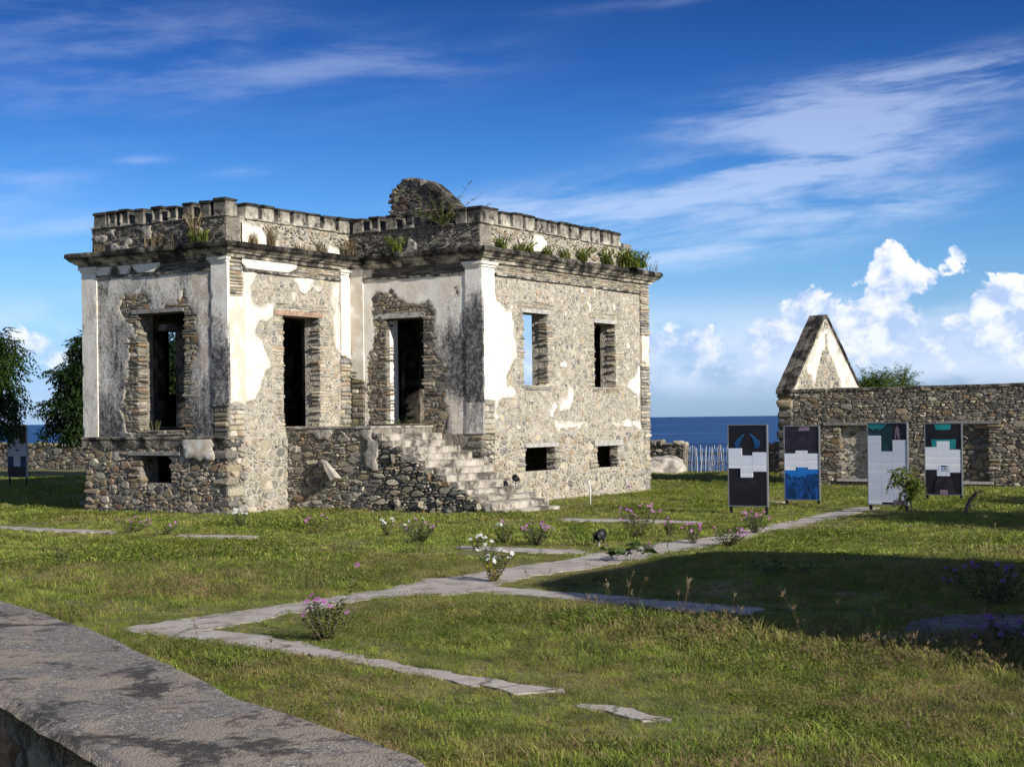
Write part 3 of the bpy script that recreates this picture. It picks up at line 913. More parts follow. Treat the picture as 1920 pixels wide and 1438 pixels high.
    polyB = [(0.45, 4.68), (0.906, 4.672), (0.857, 4.533), (0.718, 4.343), (0.713, 4.058), (0.916, 3.993), (1.078, 4.063), (1.31, 4.075), (1.36, 3.956), (1.352, 3.818), (1.257, 3.707), (1.05, 3.716), (0.90, 3.62),
             (0.847, 3.473), (0.991, 3.283), (1.24, 2.9), (1.28, 2.82), (1.028, 2.602), (0.924, 2.309), (0.579, 2.081), (0.40, 2.113), (0.40, 4.68)]
    def fieldB(S, Z):
        F = sdf_poly(S, Z, polyB)
        strip = sdf_poly(S, Z, [(3.16, 4.62), (3.46, 4.62), (3.46, 3.1), (3.30, 3.25), (3.22, 3.6)])
        tri = sdf_poly(S, Z, [(1.75, 4.62), (2.75, 4.62), (2.25, 4.44)])
        F = np.maximum(np.maximum(F, strip), tri)
        spots = fbm(S * 3.6, Z * 3.6, 71, 3) - 0.70
        open_ = -sdf_rect(S, Z, *OPB[0]) - 0.16
        return np.minimum(np.maximum(F, np.minimum(spots, 0.6 - np.abs(Z - 3.9))), open_)
    mb = plaster(FB, 0.38, 3.46, ZL, ZF0, fieldB, lambda S, Z: (0.30 + 0.40 * (fbm(S * 1.3, Z * 0.8, 66, 3) - 0.45), 0.35 + 0.0 * S), seed=2)
    plaster_parts(mb, house)

    holeC = [(0.62, 4.36), (0.852, 4.39), (1.123, 4.328), (1.345, 4.201), (1.523, 4.119), (1.788, 4.052), (2.052, 4.076), (2.181, 3.944), (2.154, 3.622), (2.08, 3.35), (2.22, 3.0), (2.42, 2.75), (2.36, 2.609), (2.418, 2.358), (2.371, 2.072), (2.432, 1.821), (2.40, 1.40), (0.40, 1.40), (0.447, 1.843), (0.485, 2.839), (0.656, 3.498)]
    def fieldC(S, Z):
        F = -sdf_poly(S, Z, holeC)
        F = np.minimum(F, 0.12 + np.hypot(S - 2.72, (Z - 4.30) * 0.8) - 0.12 - 0.05)
        return F
    def tintC(S, Z):
        n = fbm(S * 1.1, Z * 0.9, 63, 3)
        right = np.clip((S - 1.6) / 0.9, 0, 1)
        low = np.clip((4.45 - Z) / 1.1, 0, 1) * np.clip((Z - 1.9) / 0.5, 0.3, 1)
        return 0.30 + 0.60 * right * low + 0.35 * (n - 0.5), 0.15 + 0.45 * (Z < 2.3)
    mb = plaster(FC, 0.38, 2.94, ZL, ZF0, fieldC, tintC, seed=3)
    plaster_parts(mb, house)

    polyD = [(4.15, 4.70), (4.25, 4.3), (4.43, 4.12), (4.60, 3.98), (4.93, 3.947), (4.99, 3.776), (5.11, 3.15), (5.10, 3.0), (4.905, 2.821), (4.736, 2.588), (4.732, 2.43), (5.09, 2.333), (5.06, 2.13), (4.35, 2.085), (4.31, 1.9), (4.24, 1.47), (4.14, 1.47), (4.22, 2.07), (4.15, 2.08)]
    pD2 = [(7.154, 2.56), (7.337, 2.505), (7.488, 2.353), (7.453, 2.199), (7.199, 1.893), (6.75, 1.894), (6.838, 2.075), (7.146, 2.259)]
    pD3 = [(9.965, 2.538), (10.30, 2.70), (10.574, 2.95), (10.593, 2.0), (10.38, 2.20), (9.892, 2.439)]
    pD4 = [(6.53, 1.66), (10.58, 1.66), (10.58, 1.49), (6.58, 1.49)]
    def fieldD(S, Z):
        F = sdf_poly(S, Z, polyD)
        for q in (pD2, pD3, [(6.55, 1.66), (7.9, 1.65), (7.7, 1.53), (6.6, 1.50)], [(9.0, 1.65), (10.58, 1.68), (10.58, 1.49), (9.3, 1.52)]):
            F = np.maximum(F, sdf_poly(S, Z, q))
        spots = fbm(S * 4.5, Z * 4.5, 75, 4) - 0.74
        thin = fbm(S * 0.8, Z * 0.8, 76, 2) - 0.5
        open_ = np.full(S.shape, 9.0)
        for o in OPD: open_ = np.minimum(open_, -sdf_rect(S, Z, *o) - 0.22)
        return np.maximum(F, np.minimum(spots + 0.12 * thin, open_))
    mb = plaster(FD, 4.12, 10.62, ZL, ZF0, fieldD, lambda S, Z: (0.26 + 0.40 * (fbm(S * 1.3, Z * 0.8, 67, 3) - 0.45), 0.30 + 0.0 * S), seed=4)
    plaster_parts(mb, house)

    # ---- pilasters
    def pilaster(face, s0, s1, z0, z1, proud, tf, ragged=None, seed=0, corner=0):
        """plaster-covered strip; its lower end can be broken off"""
        ns = 8; nz = int((z1 - z0) / 0.05)
        mb = MB(); V = []; C = []
        prof = [(s0, -0.02), (s0, proud)] + [(s0 + (s1 - s0) * k / ns, proud) for k in range(1, ns)] + [(s1, proud), (s1, -0.02)]
        np_ = len(prof)
        for j in range(nz + 1):
            for k, (s, o) in enumerate(prof):
                zb = z0 + (ragged * (f1(s * 7, 3.3, 400 + seed) - 0.2) if ragged else 0.0)
                z = zb + (z1 - zb) * j / nz
                w = (f1(s * 1.5 + 9, z * 1.5, 410 + seed) - 0.5) * 0.012
                e = 0.0
                if 1 <= k <= np_ - 2:
                    e = w
                    if k in (1, np_ - 2): e -= max(0, f1(s * 3, z * 6.0, 420 + seed, 4) - 0.60) * 0.12
                V.append(face.p(s, z, o + e))
                a, b = tf(s, z); C.append((a, b, 0.0))
        F = [(j * np_ + k, j * np_ + k + 1, (j + 1) * np_ + k + 1, (j + 1) * np_ + k) for j in range(nz) for k in range(np_ - 1)]
        F.append(tuple(range(np_ - 1, -1, -1)))
        F = [f[::-1] if False else f for f in F]
        mb.add(V, F, C)
        return mb.obj('pilaster', MATS['old_plaster'], house, False)
    PZ = ZC0
    dark = lambda a: (lambda s, z: (a + 0.25 * (f1(s, z * 0.7, 81) - 0.5), 0.1))
    pilaster(FA, XL - 0.05, XL + 0.365, ZL, PZ, 0.05, lambda s, z: (0.42, 0.3), seed=1)
    pilaster(FA, -0.355, 0.05, ZL + 0.55, PZ, 0.05, lambda s, z: (0.28 + 0.50 * min(1, max(0, (4.2 - z) / 1.3)), 0.25), 0.22, seed=2)
    pilaster(FB, -0.0, 0.445, ZL + 0.62, 4.14, 0.05, lambda s, z: (0.04, 0.75), 0.25, seed=3)
    pilaster(FB, 3.44, YB - 0.0, 3.02, PZ, 0.05, lambda s, z: (0.02, 0.25), 0.40, seed=4)
    pilaster(FC, 0.05, 0.385, 2.55, PZ, 0.05, lambda s, z: (0.12, 0.55), 0.30, seed=5)
    pilaster(FC, 2.935, XE + 0.05, ZL, PZ, 0.05, lambda s, z: (0.36 + 0.55 * min(1, max(0, (4.5 - z) / 0.8)) * (1 if z > 2.1 else 0.55), 0.15), seed=6)
    pilaster(FD, YB, YB + 0.44, 2.10, PZ, 0.05, lambda s, z: (0.03, 0.12), 0.18, seed=7)
    pilaster(FD, 10.62, YN - 0.02, 2.95, 3.65, 0.055, lambda s, z: (0.05, 0.7), 0.25, seed=8)
    # bare cores where the pilasters lost their coat
    def core(face, s0, s1, z0, z1, pal, proud=0.045, hmin=0.06, hmax=0.14):
        use(pal); z = z0
        while z < z1:
            h = min(r.uniform(hmin, hmax), z1 - z + 0.03)
            cut = s0 + (s1 - s0) * r.uniform(0.35, 0.65) if r.random() < 0.45 else None
            for a, b in ([(s0, cut), (cut, s1)] if cut else [(s0, s1)]):
                st.slab(face.p(a + 0.006, z + 0.004, proud + r.uniform(-0.02, 0.02)), face.p(b - 0.006, z + h - 0.006, -0.06), pick(pal, r), r, 0.010, 0.28)
            z += h
    core(FB, 3.44, YB, ZL, 3.25, PAL_TAN); core(FC, 0.045, 0.385, 1.66, 2.75, PAL_GREY, hmin=0.09, hmax=0.17)
    core(FD, 10.62, YN + 0.04, ZL, 2.98, PAL_TAN, 0.055, 0.04, 0.10); core(FD, 10.62, YN + 0.04, 3.62, ZF1, PAL_TAN, 0.05, 0.035, 0.08)
    core(FB, 0.01, 0.44, 4.12, ZF1, PAL_TAN, 0.035, 0.04, 0.09)
    core(FA, -0.35, -0.0, ZL, 2.15, PAL_GREY, 0.035); core(FB, 0.03, 0.44, ZL, 2.25, PAL_TAN, 0.04, 0.07, 0.15); core(FD, YB + 0.02, YB + 0.44, ZL, 2.25, PAL_TAN, 0.04, 0.07, 0.15)
    # capitals: two small flared mouldings under the cornice
    def capital(face, s0, s1):
        mb = MB()
        for z0, z1, o in ((4.78, 4.83, 0.075), (4.83, 4.885, 0.105)):
            a = face.p(s0 - (o - 0.05), z0, o); b = face.p(s1 + (o - 0.05), z1, -0.02)
            mb.box(min(a[0], b[0]), max(a[0], b[0]), min(a[1], b[1]), max(a[1], b[1]), z0, z1, (0.1, 0.3, 0))
        mb.obj('capital', MATS['old_plaster'], house)
    for fc, a, b in ((FA, XL - 0.04, XL + 0.365), (FA, -0.355, 0.03), (FB, 3.44, YB - 0.12), (FC, 0.12, 0.385), (FC, 2.935, XE + 0.03), (FD, YB - 0.025, YB + 0.44)):
        capital(fc, a, b)

    # ---- bare rubble of the upper walls
    def field_keep(field, seed):
        return lambda S, Z: field(S, Z) + (fbm(S * 5.5, Z * 5.5, 200 + seed, 5) - 0.5) * 0.24 < 0.07
    for face, a, b, ops, field, seed, size, pal, hh in (
            (FA, XL + 0.36, -0.36, OPA[:1], fieldA, 1, 0.13, PAL_GREY, (0.008, 0.028)), (FB, 0.44, 3.46, OPB, fieldB, 2, 0.088, PAL_TAN, (0.002, 0.016)),
            (FC, 0.38, 2.94, OPC, fieldC, 3, 0.12, PAL_GREY, (0.008, 0.03)), (FD, 4.2, 10.62, OPD, fieldD, 4, 0.088, PAL_TAN, (0.002, 0.016))):
        use(pal); st.tilt = 0.45
        for poly, A in rubble(a, b, ZL, ZF0, size, 1.35, 0.16, 0.020, 31 + seed, ops, field_keep(field, seed), 0.15):
            if face in (FB, FD) and r.random() < 0.15: continue          # lost in the mortar
            st.dome(face, poly, A, r.uniform(*hh), pick(pal, r), r, -0.006)
    for face, ops, pal in ((FA, OPA[:1], PAL_GREY), (FB, OPB, PAL_TAN), (FC, OPC, PAL_GREY), (FD, OPD[:2], PAL_TAN)):
        use(pal); pr = 0.016 if pal is PAL_TAN else 0.03
        for o in ops:
            jamb(st, face, o[0], -1, o[2], o[3], pal, r, hmin=0.035, hmax=0.085, proud=pr); jamb(st, face, o[1], 1, o[2], o[3], pal, r, hmin=0.035, hmax=0.085, proud=pr)
            courses(st, face, o[0] - 0.2, o[1] + 0.2, o[3] + 0.10, o[3] + 0.24, pal, r, omin=0.005, omax=0.025)
            courses(st, face, o[0] - 0.1, o[1] + 0.1, o[2] - 0.10, o[2] + 0.01, pal, r, 0.03, 0.06, omin=0.005, omax=0.035, depth=0.2)
    # friezes of thin slate, with scraps of plaster over them
    for face, a, b, pal in ((FA, XL + 0.36, -0.36, PAL_SLATE), (FB, 0.44, 3.44, PAL_TAN), (FC, 0.385, 2.935, PAL_SLATE), (FD, YB + 0.44, 10.62, PAL_TAN)):
        use(pal); courses(st, face, a, b, ZF0 + 0.01, ZC0, pal, r, 0.018, 0.04, 0.10, 0.42, 0.022, 0.05)
        mb = MB()
        n = int((b - a) / 0.09)
        V = []; F = []
        for k in range(n + 1):
            s = a + (b - a) * k / n
            o = 0.065 - 0.035 * max(0, f1(s * 2.3, 1.0, 501, 3) - 0.35) * 2
            dz = 0.012 * (f1(s * 4, 7.0, 502) - 0.5)
            for z, oo in ((ZF0 - 0.03 + dz, 0.0), (ZF0 - 0.03 + dz, o), (ZF0 + 0.012 + dz, o + 0.006), (ZF0 + 0.02 + dz, 0.0)): V.append(face.p(s, z, oo))
        for k in range(n):
            for q in range(3): F.append((k * 4 + q, (k + 1) * 4 + q, (k + 1) * 4 + q + 1, k * 4 + q + 1))
        mb.add(V, F)
        mb.obj('string_course', MATS['cornice_stone'], house)
    sc = [(FA, [(-3.41, -3.05), (-2.75, -2.50), (-2.32, -1.75)], (0.25, 0.3)), (FB, [(0.47, 1.9)], (0.02, 0.25)), (FC, [(0.39, 0.62)], (0.1, 0.6))]
    for face, spans, tn in sc:
        for a, b in spans:
            mid = (a + b) / 2; hw = (b - a) / 2
            fld = lambda S, Z, mid=mid, hw=hw: np.minimum(hw * (0.75 + 0.8 * (Z - ZF0) / 0.21) - np.abs(S - mid), 0.2) + 0.02
            mb = plaster(face, a - 0.1, b + 0.1, ZF0 + 0.03, ZC0 - 0.01, fld, lambda S, Z, tn=tn: (tn[0] + 0 * S, tn[1] + 0 * S), 0.04, 0.02, 0.045, seed=9)
            plaster_parts(mb, house)

    # ---- base: heavy rubble with open joints
    for face, a, b, ops, pal, seed, size, hh in (
            (FA, XL, 0.0, OPA, PAL_BROWN, 51, 0.112, (0.010, 0.048)), (FB, 0.0, 1.70, [], PAL_DUSTY, 52, 0.125, (0.005, 0.036)), (FD, YB, YN, OPD, PAL_DUSTY, 54, 0.118, (0.004, 0.034))):
        use(pal); st.tilt = 0.4
        f2 = Face(face.o[0] + face.n[0] * 0.03, face.o[1] + face.n[1] * 0.03, face.e[0], face.e[1], face.n[0], face.n[1])
        for poly, A in rubble(a, b, -0.1, ZL - 0.03, size, 1.65, 0.22, 0.022, seed, ops, None, 0.16):
            st.dome(f2, poly, A, r.uniform(*hh), pick(pal, r), r)
        for o in ops:
            if o[3] < 1.3:
                dj = 0.15 if face is FD else 0.3
                jamb(st, f2, o[0], -1, o[2], o[3], pal, r, dj, 0.05, 0.11, 0.14, 0.3, 0.05); jamb(st, f2, o[1], 1, o[2], o[3], pal, r, dj, 0.05, 0.11, 0.14, 0.3, 0.05)
    # corner stones
    def quoins(cx, cy, sx, sy, z0, z1, pal, ha, hb, la, lb, out=0.05):
        use(pal); z = z0; k = 0
        while z < z1 - 0.03:
            h = min(r.uniform(ha, hb), z1 - z)
            a, b = (r.uniform(la, lb), r.uniform(la, lb) * 0.6) if k % 2 else (r.uniform(la, lb) * 0.6, r.uniform(la, lb))
            st.slab((cx + sx * (out + r.uniform(-0.015, 0.02)), cy + sy * (out + r.uniform(-0.015, 0.02)), z + 0.006), (cx - sx * a, cy - sy * b, z + h - 0.008), pick(pal, r), r, 0.018, 0.30)
            z += h; k += 1
    quoins(0, 0, 1, -1, -0.08, ZL - 0.02, PAL_GREY, 0.15, 0.27, 0.32, 0.55, 0.06)
    quoins(XL, 0, -1, -1, -0.08, ZL - 0.02, PAL_BROWN, 0.10, 0.20, 0.25, 0.45)
    quoins(XE, YB, 1, -1, -0.08, ZL - 0.02, PAL_GREY, 0.10, 0.2, 0.25, 0.45)
    quoins(XE, YN, 1, 1, -0.08, ZL - 0.02, PAL_TAN, 0.08, 0.17, 0.25, 0.45)
    quoins(XE, YN, 1, 1, ZL, ZF1, PAL_TAN, 0.05, 0.11, 0.15, 0.3, 0.03)
    # ledge that carries the upper wall on the west wing
    mb = MB(); V = []; F = []
    n = 60
    for k in range(n + 1):
        s = XL - 0.07 + (0.09 - XL) * k / n
        o = 0.10 + 0.03 * (f1(s * 3, 2, 520) - 0.5) - 0.05 * max(0, f1(s * 1.7, 5, 521) - 0.6)
        for z, oo in ((ZL - 0.20, 0.055), (ZL - 0.04, o - 0.02), (ZL - 0.02, o), (ZL + 0.015, o), (ZL + 0.03, 0.0)): V.append(FA.p(s, z + 0.012 * (f1(s * 5, z, 522) - 0.5), oo))
    for k in range(n):
        for q in range(4): F.append((k * 5 + q, (k + 1) * 5 + q, (k + 1) * 5 + q + 1, k * 5 + q + 1))
    mb.add(V, F, (0.75, 0.72, 0.68)); mb.obj('ledge', MATS['cornice_stone'], house)
    mbp = plaster(FA, -1.15, -0.25, 1.0, ZL - 0.03, lambda S, Z: np.minimum(0.36 - np.abs(S + 0.68), (Z - 1.08) + 0.10 * (S + 0.9)), lambda S, Z: (0.22 + 0 * S, 0.9 + 0 * S), 0.04, 0.03, 0.085, seed=12)
    plaster_parts(mbp, house)

    # ---- lintels
    def lintel(face, s0, s1, z0, z1, mat, o=0.035, depth=0.15):
        mb = MB(); a = face.p(s0, z0, o); b = face.p(s1, z1, -depth)
        mb.box(min(a[0], b[0]), max(a[0], b[0]), min(a[1], b[1]), max(a[1], b[1]), z0, z1)
        return mb.obj('lintel', mat, house)
    lintel(FA, -2.47, -1.10, 3.90, 3.975, MATS['grey_timber'])
    lintel(FA, -2.58, -1.19, 1.12, 1.19, MATS['grey_timber'], 0.09)
    lintel(FB, 1.36, 2.86, 3.85, 3.945, MATS['rusty_lintel'], 0.03)
    lintel(FC, 0.66, 1.90, 3.84, 3.945, MATS['concrete_lintel'], 0.02)
    lintel(FD, 5.27, 6.44, 3.95, 4.03, MATS['concrete_lintel'], 0.03); lintel(FD, 8.38, 9.48, 3.87, 3.955, MATS['concrete_lintel'], 0.03)
    lintel(FD, 5.31, 6.66, 1.15, 1.235, MATS['concrete_lintel'], 0.07); lintel(FD, 8.27, 9.62, 1.12, 1.245, MATS['concrete_lintel'], 0.07)

    # plaster still on the sunlit side of the door reveal
    mb = MB(); mb.box(0.935, 0.958, YB + 0.10, YB + 0.38, 1.68, 3.82, (0.05, 0.1, 0)); mb.obj('door_reveal', MATS['old_plaster'], house)
    # ---- cornice, side by side round the house
    loop = [(XL, YB), (XL, 0), (0, 0), (0, YB), (XE, YB), (XE, YN), (XW, YN), (XW, YB)]
    prof = [(0.02, ZC0 - 0.01), (0.09, ZC0), (0.10, ZC0 + 0.05), (0.16, ZC0 + 0.08), (0.175, ZC0 + 0.105), (0.205, ZC0 + 0.115), (0.255, ZC0 + 0.17), (0.262, ZC0 + 0.185), (0.285, ZC0 + 0.19), (0.29, ZC0 + 0.25), (0.265, ZC0 + 0.285), (0.02, ZC0 + 0.31), (-0.3, ZC0 + 0.32)]
    n = len(loop)
    nrm = []
    for i in range(n):
        (x0, y0), (x1, y1) = loop[i], loop[(i + 1) % n]
        L = math.hypot(x1 - x0, y1 - y0)
        nrm.append(((y1 - y0) / L, -(x1 - x0) / L, L))
    for i in range(n):
        a, b = loop[i], loop[(i + 1) % n]
        na, nb, nc = nrm[i - 1], nrm[i], nrm[(i + 1) % n]
        k = int(nb[2] / 0.07)
        mb = MB(); V = []; F = []; C = []
        for q in range(k + 1):
            t = q / k
            endf = min(1.0, min(t, 1 - t) * nb[2] / 0.12)
            for pi, (o, z) in enumerate(prof):
                sA = (a[0] + o * (na[0] + nb[0]), a[1] + o * (na[1] + nb[1]))
                sB = (b[0] + o * (nb[0] + nc[0]), b[1] + o * (nb[1] + nc[1]))
                x = sA[0] + (sB[0] - sA[0]) * t; y = sA[1] + (sB[1] - sA[1]) * t
                along = t * nb[2] + 13.7 * i
                wob = (f1(along * 3.0, pi * 0.35, 601, 4) - 0.5) * 0.035
                bite = max(0.0, f1(along * 1.6, 0.5, 602, 4) - 0.56) * 0.55 if 4 <= pi <= 10 else 0.0
                x += nb[0] * (wob - bite) * endf; y += nb[1] * (wob - bite) * endf
                dz = (f1(along * 2.2, 4 + pi * 0.2, 603, 3) - 0.5) * 0.022 - (bite * 0.25 if pi >= 9 else 0)
                V.append((x, y, z + dz))
                bl = (0.70 + 0.5 * f1(along * 1.1, pi * 0.6, 604, 3)) if pi < 6 else (0.10 + 0.60 * max(0.0, f1(along * 1.4, 2.0, 605, 3) - 0.32))
                C.append((bl, bl * 0.98, bl * 0.95))
        m = len(prof)
        for q in range(k):
            for w in range(m - 1): F.append((q * m + w, (q + 1) * m + w, (q + 1) * m + w + 1, q * m + w + 1))
        mb.add(V, F, C)
        mb.obj('cornice', MATS['cornice_stone'], house)

    # ---- parapet and its row of blocks
    ZP0, ZP1, ZP2 = 5.17, 5.665, 5.97
    def parapet(face, s0, s1, pal, back=0.38, ragged_end=None, o=0.0):
        mb = MB(); n = max(2, int((s1 - s0) / 0.12)); V = []; F = []
        for k in range(n + 1):
            s = s0 + (s1 - s0) * k / n
            top = ZP1 + 0.05 * (f1(s * 2.2, 3.0, 620) - 0.6)
            if ragged_end is not None and s > ragged_end: top = ZP1 - (s - ragged_end) / (s1 - ragged_end) * 0.42 + 0.08 * (f1(s * 5, 1, 621) - 0.5)
            for oo, z in ((o, ZP0 - 0.05), (o + 0.01 * (f1(s * 4, 0, 622) - 0.5), top), (o - back, top), (o - back, ZP0 - 0.05)): V.append(face.p(s, z, oo))
        for k in range(n):
            for q in range(3): F.append((k * 4 + q, (k + 1) * 4 + q, (k + 1) * 4 + q + 1, k * 4 + q + 1))
        F.append((0, 1, 2, 3)); F.append((n * 4 + 3, n * 4 + 2, n * 4 + 1, n * 4))
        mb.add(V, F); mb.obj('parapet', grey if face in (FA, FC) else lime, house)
        use(pal)
        kp = (lambda s, z: s < ragged_end or z < ZP1 - (s - ragged_end) / (s1 - ragged_end) * 0.42) if ragged_end else (lambda s, z: f1(s * 1.3, z * 3, 623) > 0.30)
        f2 = Face(face.o[0] + face.n[0] * o, face.o[1] + face.n[1] * o, *face.e, *face.n)
        st.tilt = 0.5
        for poly, A in rubble(s0, s1, ZP0, ZP1 - 0.03, 0.075, 2.4, 0.15, 0.014, 830 + int(s1 * 7), (), (lambda S, Z: Z < ZP1 - np.clip((S - ragged_end) / (s1 - ragged_end), 0, 1) * 0.42) if ragged_end else None, 0.12):
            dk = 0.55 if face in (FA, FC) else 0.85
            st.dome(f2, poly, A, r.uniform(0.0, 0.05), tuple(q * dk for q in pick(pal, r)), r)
        courses(st, f2, s0, s1, ZP1 - 0.02, ZP1 + 0.015, pal, r, 0.03, 0.04, 0.1, 0.36, 0.02, 0.06, kp)
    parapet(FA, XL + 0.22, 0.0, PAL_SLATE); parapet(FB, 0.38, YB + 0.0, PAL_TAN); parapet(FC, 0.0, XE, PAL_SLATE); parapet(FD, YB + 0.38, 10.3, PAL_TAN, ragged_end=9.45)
    for fq, a0, a1, sd in ((FA, XL + 0.3, -0.2, 23), (FC, 0.2, XE - 0.2, 24), (FD, YB + 0.5, 9.4, 25)):
        mb = plaster(fq, a0, a1, ZP0, ZP1 - 0.06, lambda S, Z, sd=sd: fbm(S * 1.5, Z * 2.4, 640 + sd, 3) - 0.66, lambda S, Z, sd=sd: (0.75 - 0.4 * (sd == 25) + 0 * S, 0.4 + 0 * S), 0.045, 0.02, 0.03, seed=sd)
        plaster_parts(mb, house)
    mb = plaster(FB, 0.4, YB - 0.05, ZP0, ZP1 - 0.08, lambda S, Z: fbm(S * 1.3, Z * 2.0, 640, 3) - 0.42 - 0.5 * np.clip(Z - 5.45, 0, 1), lambda S, Z: (0.12 + 0 * S, 0.4 + 0 * S), 0.045, 0.02, 0.03, seed=20)
    plaster_parts(mb, house)
    # the far sides carry the same parapet, plain from here
    for bx in ((XW, XW + 0.38, YB, YN), (XW + 0.38, XE - 0.4, YN - 0.38, YN), (XW + 0.38, XL - 0.02, YB, YB + 0.38), (XL + 0.24, XL + 0.5, 0.39, YB)):
        mb = MB(); mb.box(bx[0], bx[1], bx[2], bx[3], ZP0 - 0.05, ZP2 - 0.12); mb.obj('parapet', grey, house)
    def block(face, s, w, hollow, back=0.30, z0=ZP1, z1=ZP2, seed=0):
        q = random.Random(seed)
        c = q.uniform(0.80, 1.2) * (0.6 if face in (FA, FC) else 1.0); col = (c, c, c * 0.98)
        top = z1 + q.uniform(-0.02, 0.02)
        mb = MB()
        def bx(a, b, za, zb, o0, o1, cc=col):
            p0 = face.p(a, za, o0); p1 = face.p(b, zb, o1)
            mb.box(min(p0[0], p1[0]), max(p0[0], p1[0]), min(p0[1], p1[1]), max(p0[1], p1[1]), za, zb, cc)
        o0 = 0.045 + q.uniform(-0.012, 0.012)
        hw = w / 2
        if hollow:
            t = 0.05
            bx(s - hw, s - hw + t, z0 + 0.05, top - 0.055, o0, -back); bx(s + hw - t, s + hw, z0 + 0.05, top - 0.055, o0, -back)
            bx(s - hw + t + 0.001, s + hw - t - 0.001, z0 + 0.05, top - 0.055, o0 - 0.05, -back)
            bx(s - hw, s + hw, z0 - 0.02, z0 + 0.05, o0, -back)
        else:
            bx(s - hw, s + hw, z0 - 0.02, top - 0.055, o0, -back)
        bx(s - hw - 0.012, s + hw + 0.012, top - 0.055, top, o0 + 0.018, -back - 0.01, (0.30, 0.30, 0.30))
        dkn = [max(0.22, 1.0 - 0.85 * min(1, max(0, (v[2] - z0) / (z1 - z0))) * q.uniform(0.7, 1.1)) for v in mb.v]
        mb.c = [tuple(x * d for x in cc) for cc, d in zip(mb.c, dkn)]      # black growth on the tops
        for i, v in enumerate(mb.v):
            mb.v[i] = (v[0] + q.uniform(-0.010, 0.010), v[1] + q.uniform(-0.010, 0.010), v[2] + q.uniform(-0.012, 0.012))
        o = mb.obj('parapet_block', MATS['parapet_block'], house)
        bv = o.modifiers.new('wear', 'BEVEL'); bv.width = 0.012; bv.segments = 1
    sd = 0
    for s in (-3.30, -2.98, -2.64, -2.20, -1.76, -1.35, -0.94, -0.50):
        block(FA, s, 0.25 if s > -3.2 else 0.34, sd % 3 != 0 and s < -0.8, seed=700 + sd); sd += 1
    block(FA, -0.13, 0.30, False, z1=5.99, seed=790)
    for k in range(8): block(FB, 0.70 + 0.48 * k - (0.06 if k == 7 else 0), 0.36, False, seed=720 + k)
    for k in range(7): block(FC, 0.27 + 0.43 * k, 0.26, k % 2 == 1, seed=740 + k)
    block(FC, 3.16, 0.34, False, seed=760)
    for k in range(12): block(FD, YB + 0.62 + 0.477 * k - 0.2, 0.35, False, seed=770 + k)

    # ---- the last of the roof gable, standing behind the parapet
    st.mat = 'rubble_stone'
    fg = Face(0, 6.6, 1, 0, 0, -1)
    pts = [(-1.04, 5.05), (-1.02, 6.30), (-0.96, 6.46), (-0.90, 6.70), (-1.00, 6.82), (-0.88, 6.95), (-0.72, 7.05), (-0.64, 7.17), (-0.42, 7.21), (-0.20, 7.14), (-0.02, 7.11), (0.14, 7.00), (0.33, 6.83), (0.71, 6.48), (0.95, 6.25), (1.35, 5.85), (1.45, 5.05)]
    mb = MB()
    n = len(pts)
    mb.add([fg.p(a, b, 0) for a, b in pts] + [fg.p(a, b, -0.45) for a, b in pts], [tuple(range(n)), tuple(range(2 * n - 1, n - 1, -1))] + [((i + 1) % n, i, n + i, n + (i + 1) % n) for i in range(n)])
    mb.obj('gable_remnant', grey, house)
    for poly, A in rubble(-1.7, 1.7, 5.5, 7.4, 0.11, 1.8, 0.15, 0.016, 811, (), lambda s, z: sdf_poly(s, z, pts) > 0.05, 0.13):
        st.dome(fg, poly, A, r.uniform(0.02, 0.05), tuple(c * 0.55 for c in pick(PAL_BROWN, r)), r)
    for (a, b), (c, d) in zip(pts[1:-2], pts[2:-1]):
        L = math.hypot(c - a, d - b); k = max(1, int(L / 0.09))
        for q in range(k):
            t = (q + 0.5) / k; s, z = a + (c - a) * t, b + (d - b) * t
            w = r.uniform(0.04, 0.09); st.slab(fg.p(s - w, z - 0.08, r.uniform(0.0, 0.04)), fg.p(s + w, z + r.uniform(-0.02, 0.025), -0.46), tuple(x * 0.5 for x in pick(PAL_GREY, r)), r, 0.022, 0.35)

    sl = [(0.10, 7.03), (0.30, 6.86), (0.72, 6.49), (1.30, 5.92)]
    mb = MB(); V = []; F = []
    for i, (a, b) in enumerate(sl):
        for o, dz in ((0.10, -0.06), (0.09, 0.045), (-0.50, 0.05), (-0.52, -0.06)): V.append(fg.p(a + 0.02 * (i % 2), b + dz, o))
    for i in range(len(sl) - 1):
        for q in range(4): F.append((i * 4 + q, (i + 1) * 4 + q, (i + 1) * 4 + (q + 1) % 4, i * 4 + (q + 1) % 4))
    F += [(0, 1, 2, 3), (15, 14, 13, 12)]
    mb.add(V, F, (0.28, 0.27, 0.26)); mb.obj('gable_coping', MATS['cornice_stone'], house)
    # ---- stoop in the corner and its stair
    SY0, SY1 = YB - 2.10, YB
    fs = Face(0, SY0, 1, 0, 0, -1)
    NSTEP = 12
    def sx(i): return 2.09 + 0.248 * i
    def sz(i): return 1.62 - 0.1285 * i
    mb = MB(); mb.box(0.03, sx(0), SY0, SY1 - 0.04, -0.2, 1.60); mb.obj('stoop', grey, house)
    mb = MB(); mb.box(0.05, sx(0) + 0.02, SY0 - 0.03, SY1 - 0.03, 1.60, 1.64); mb.obj('stoop_slab', MATS['step_stone'], house)
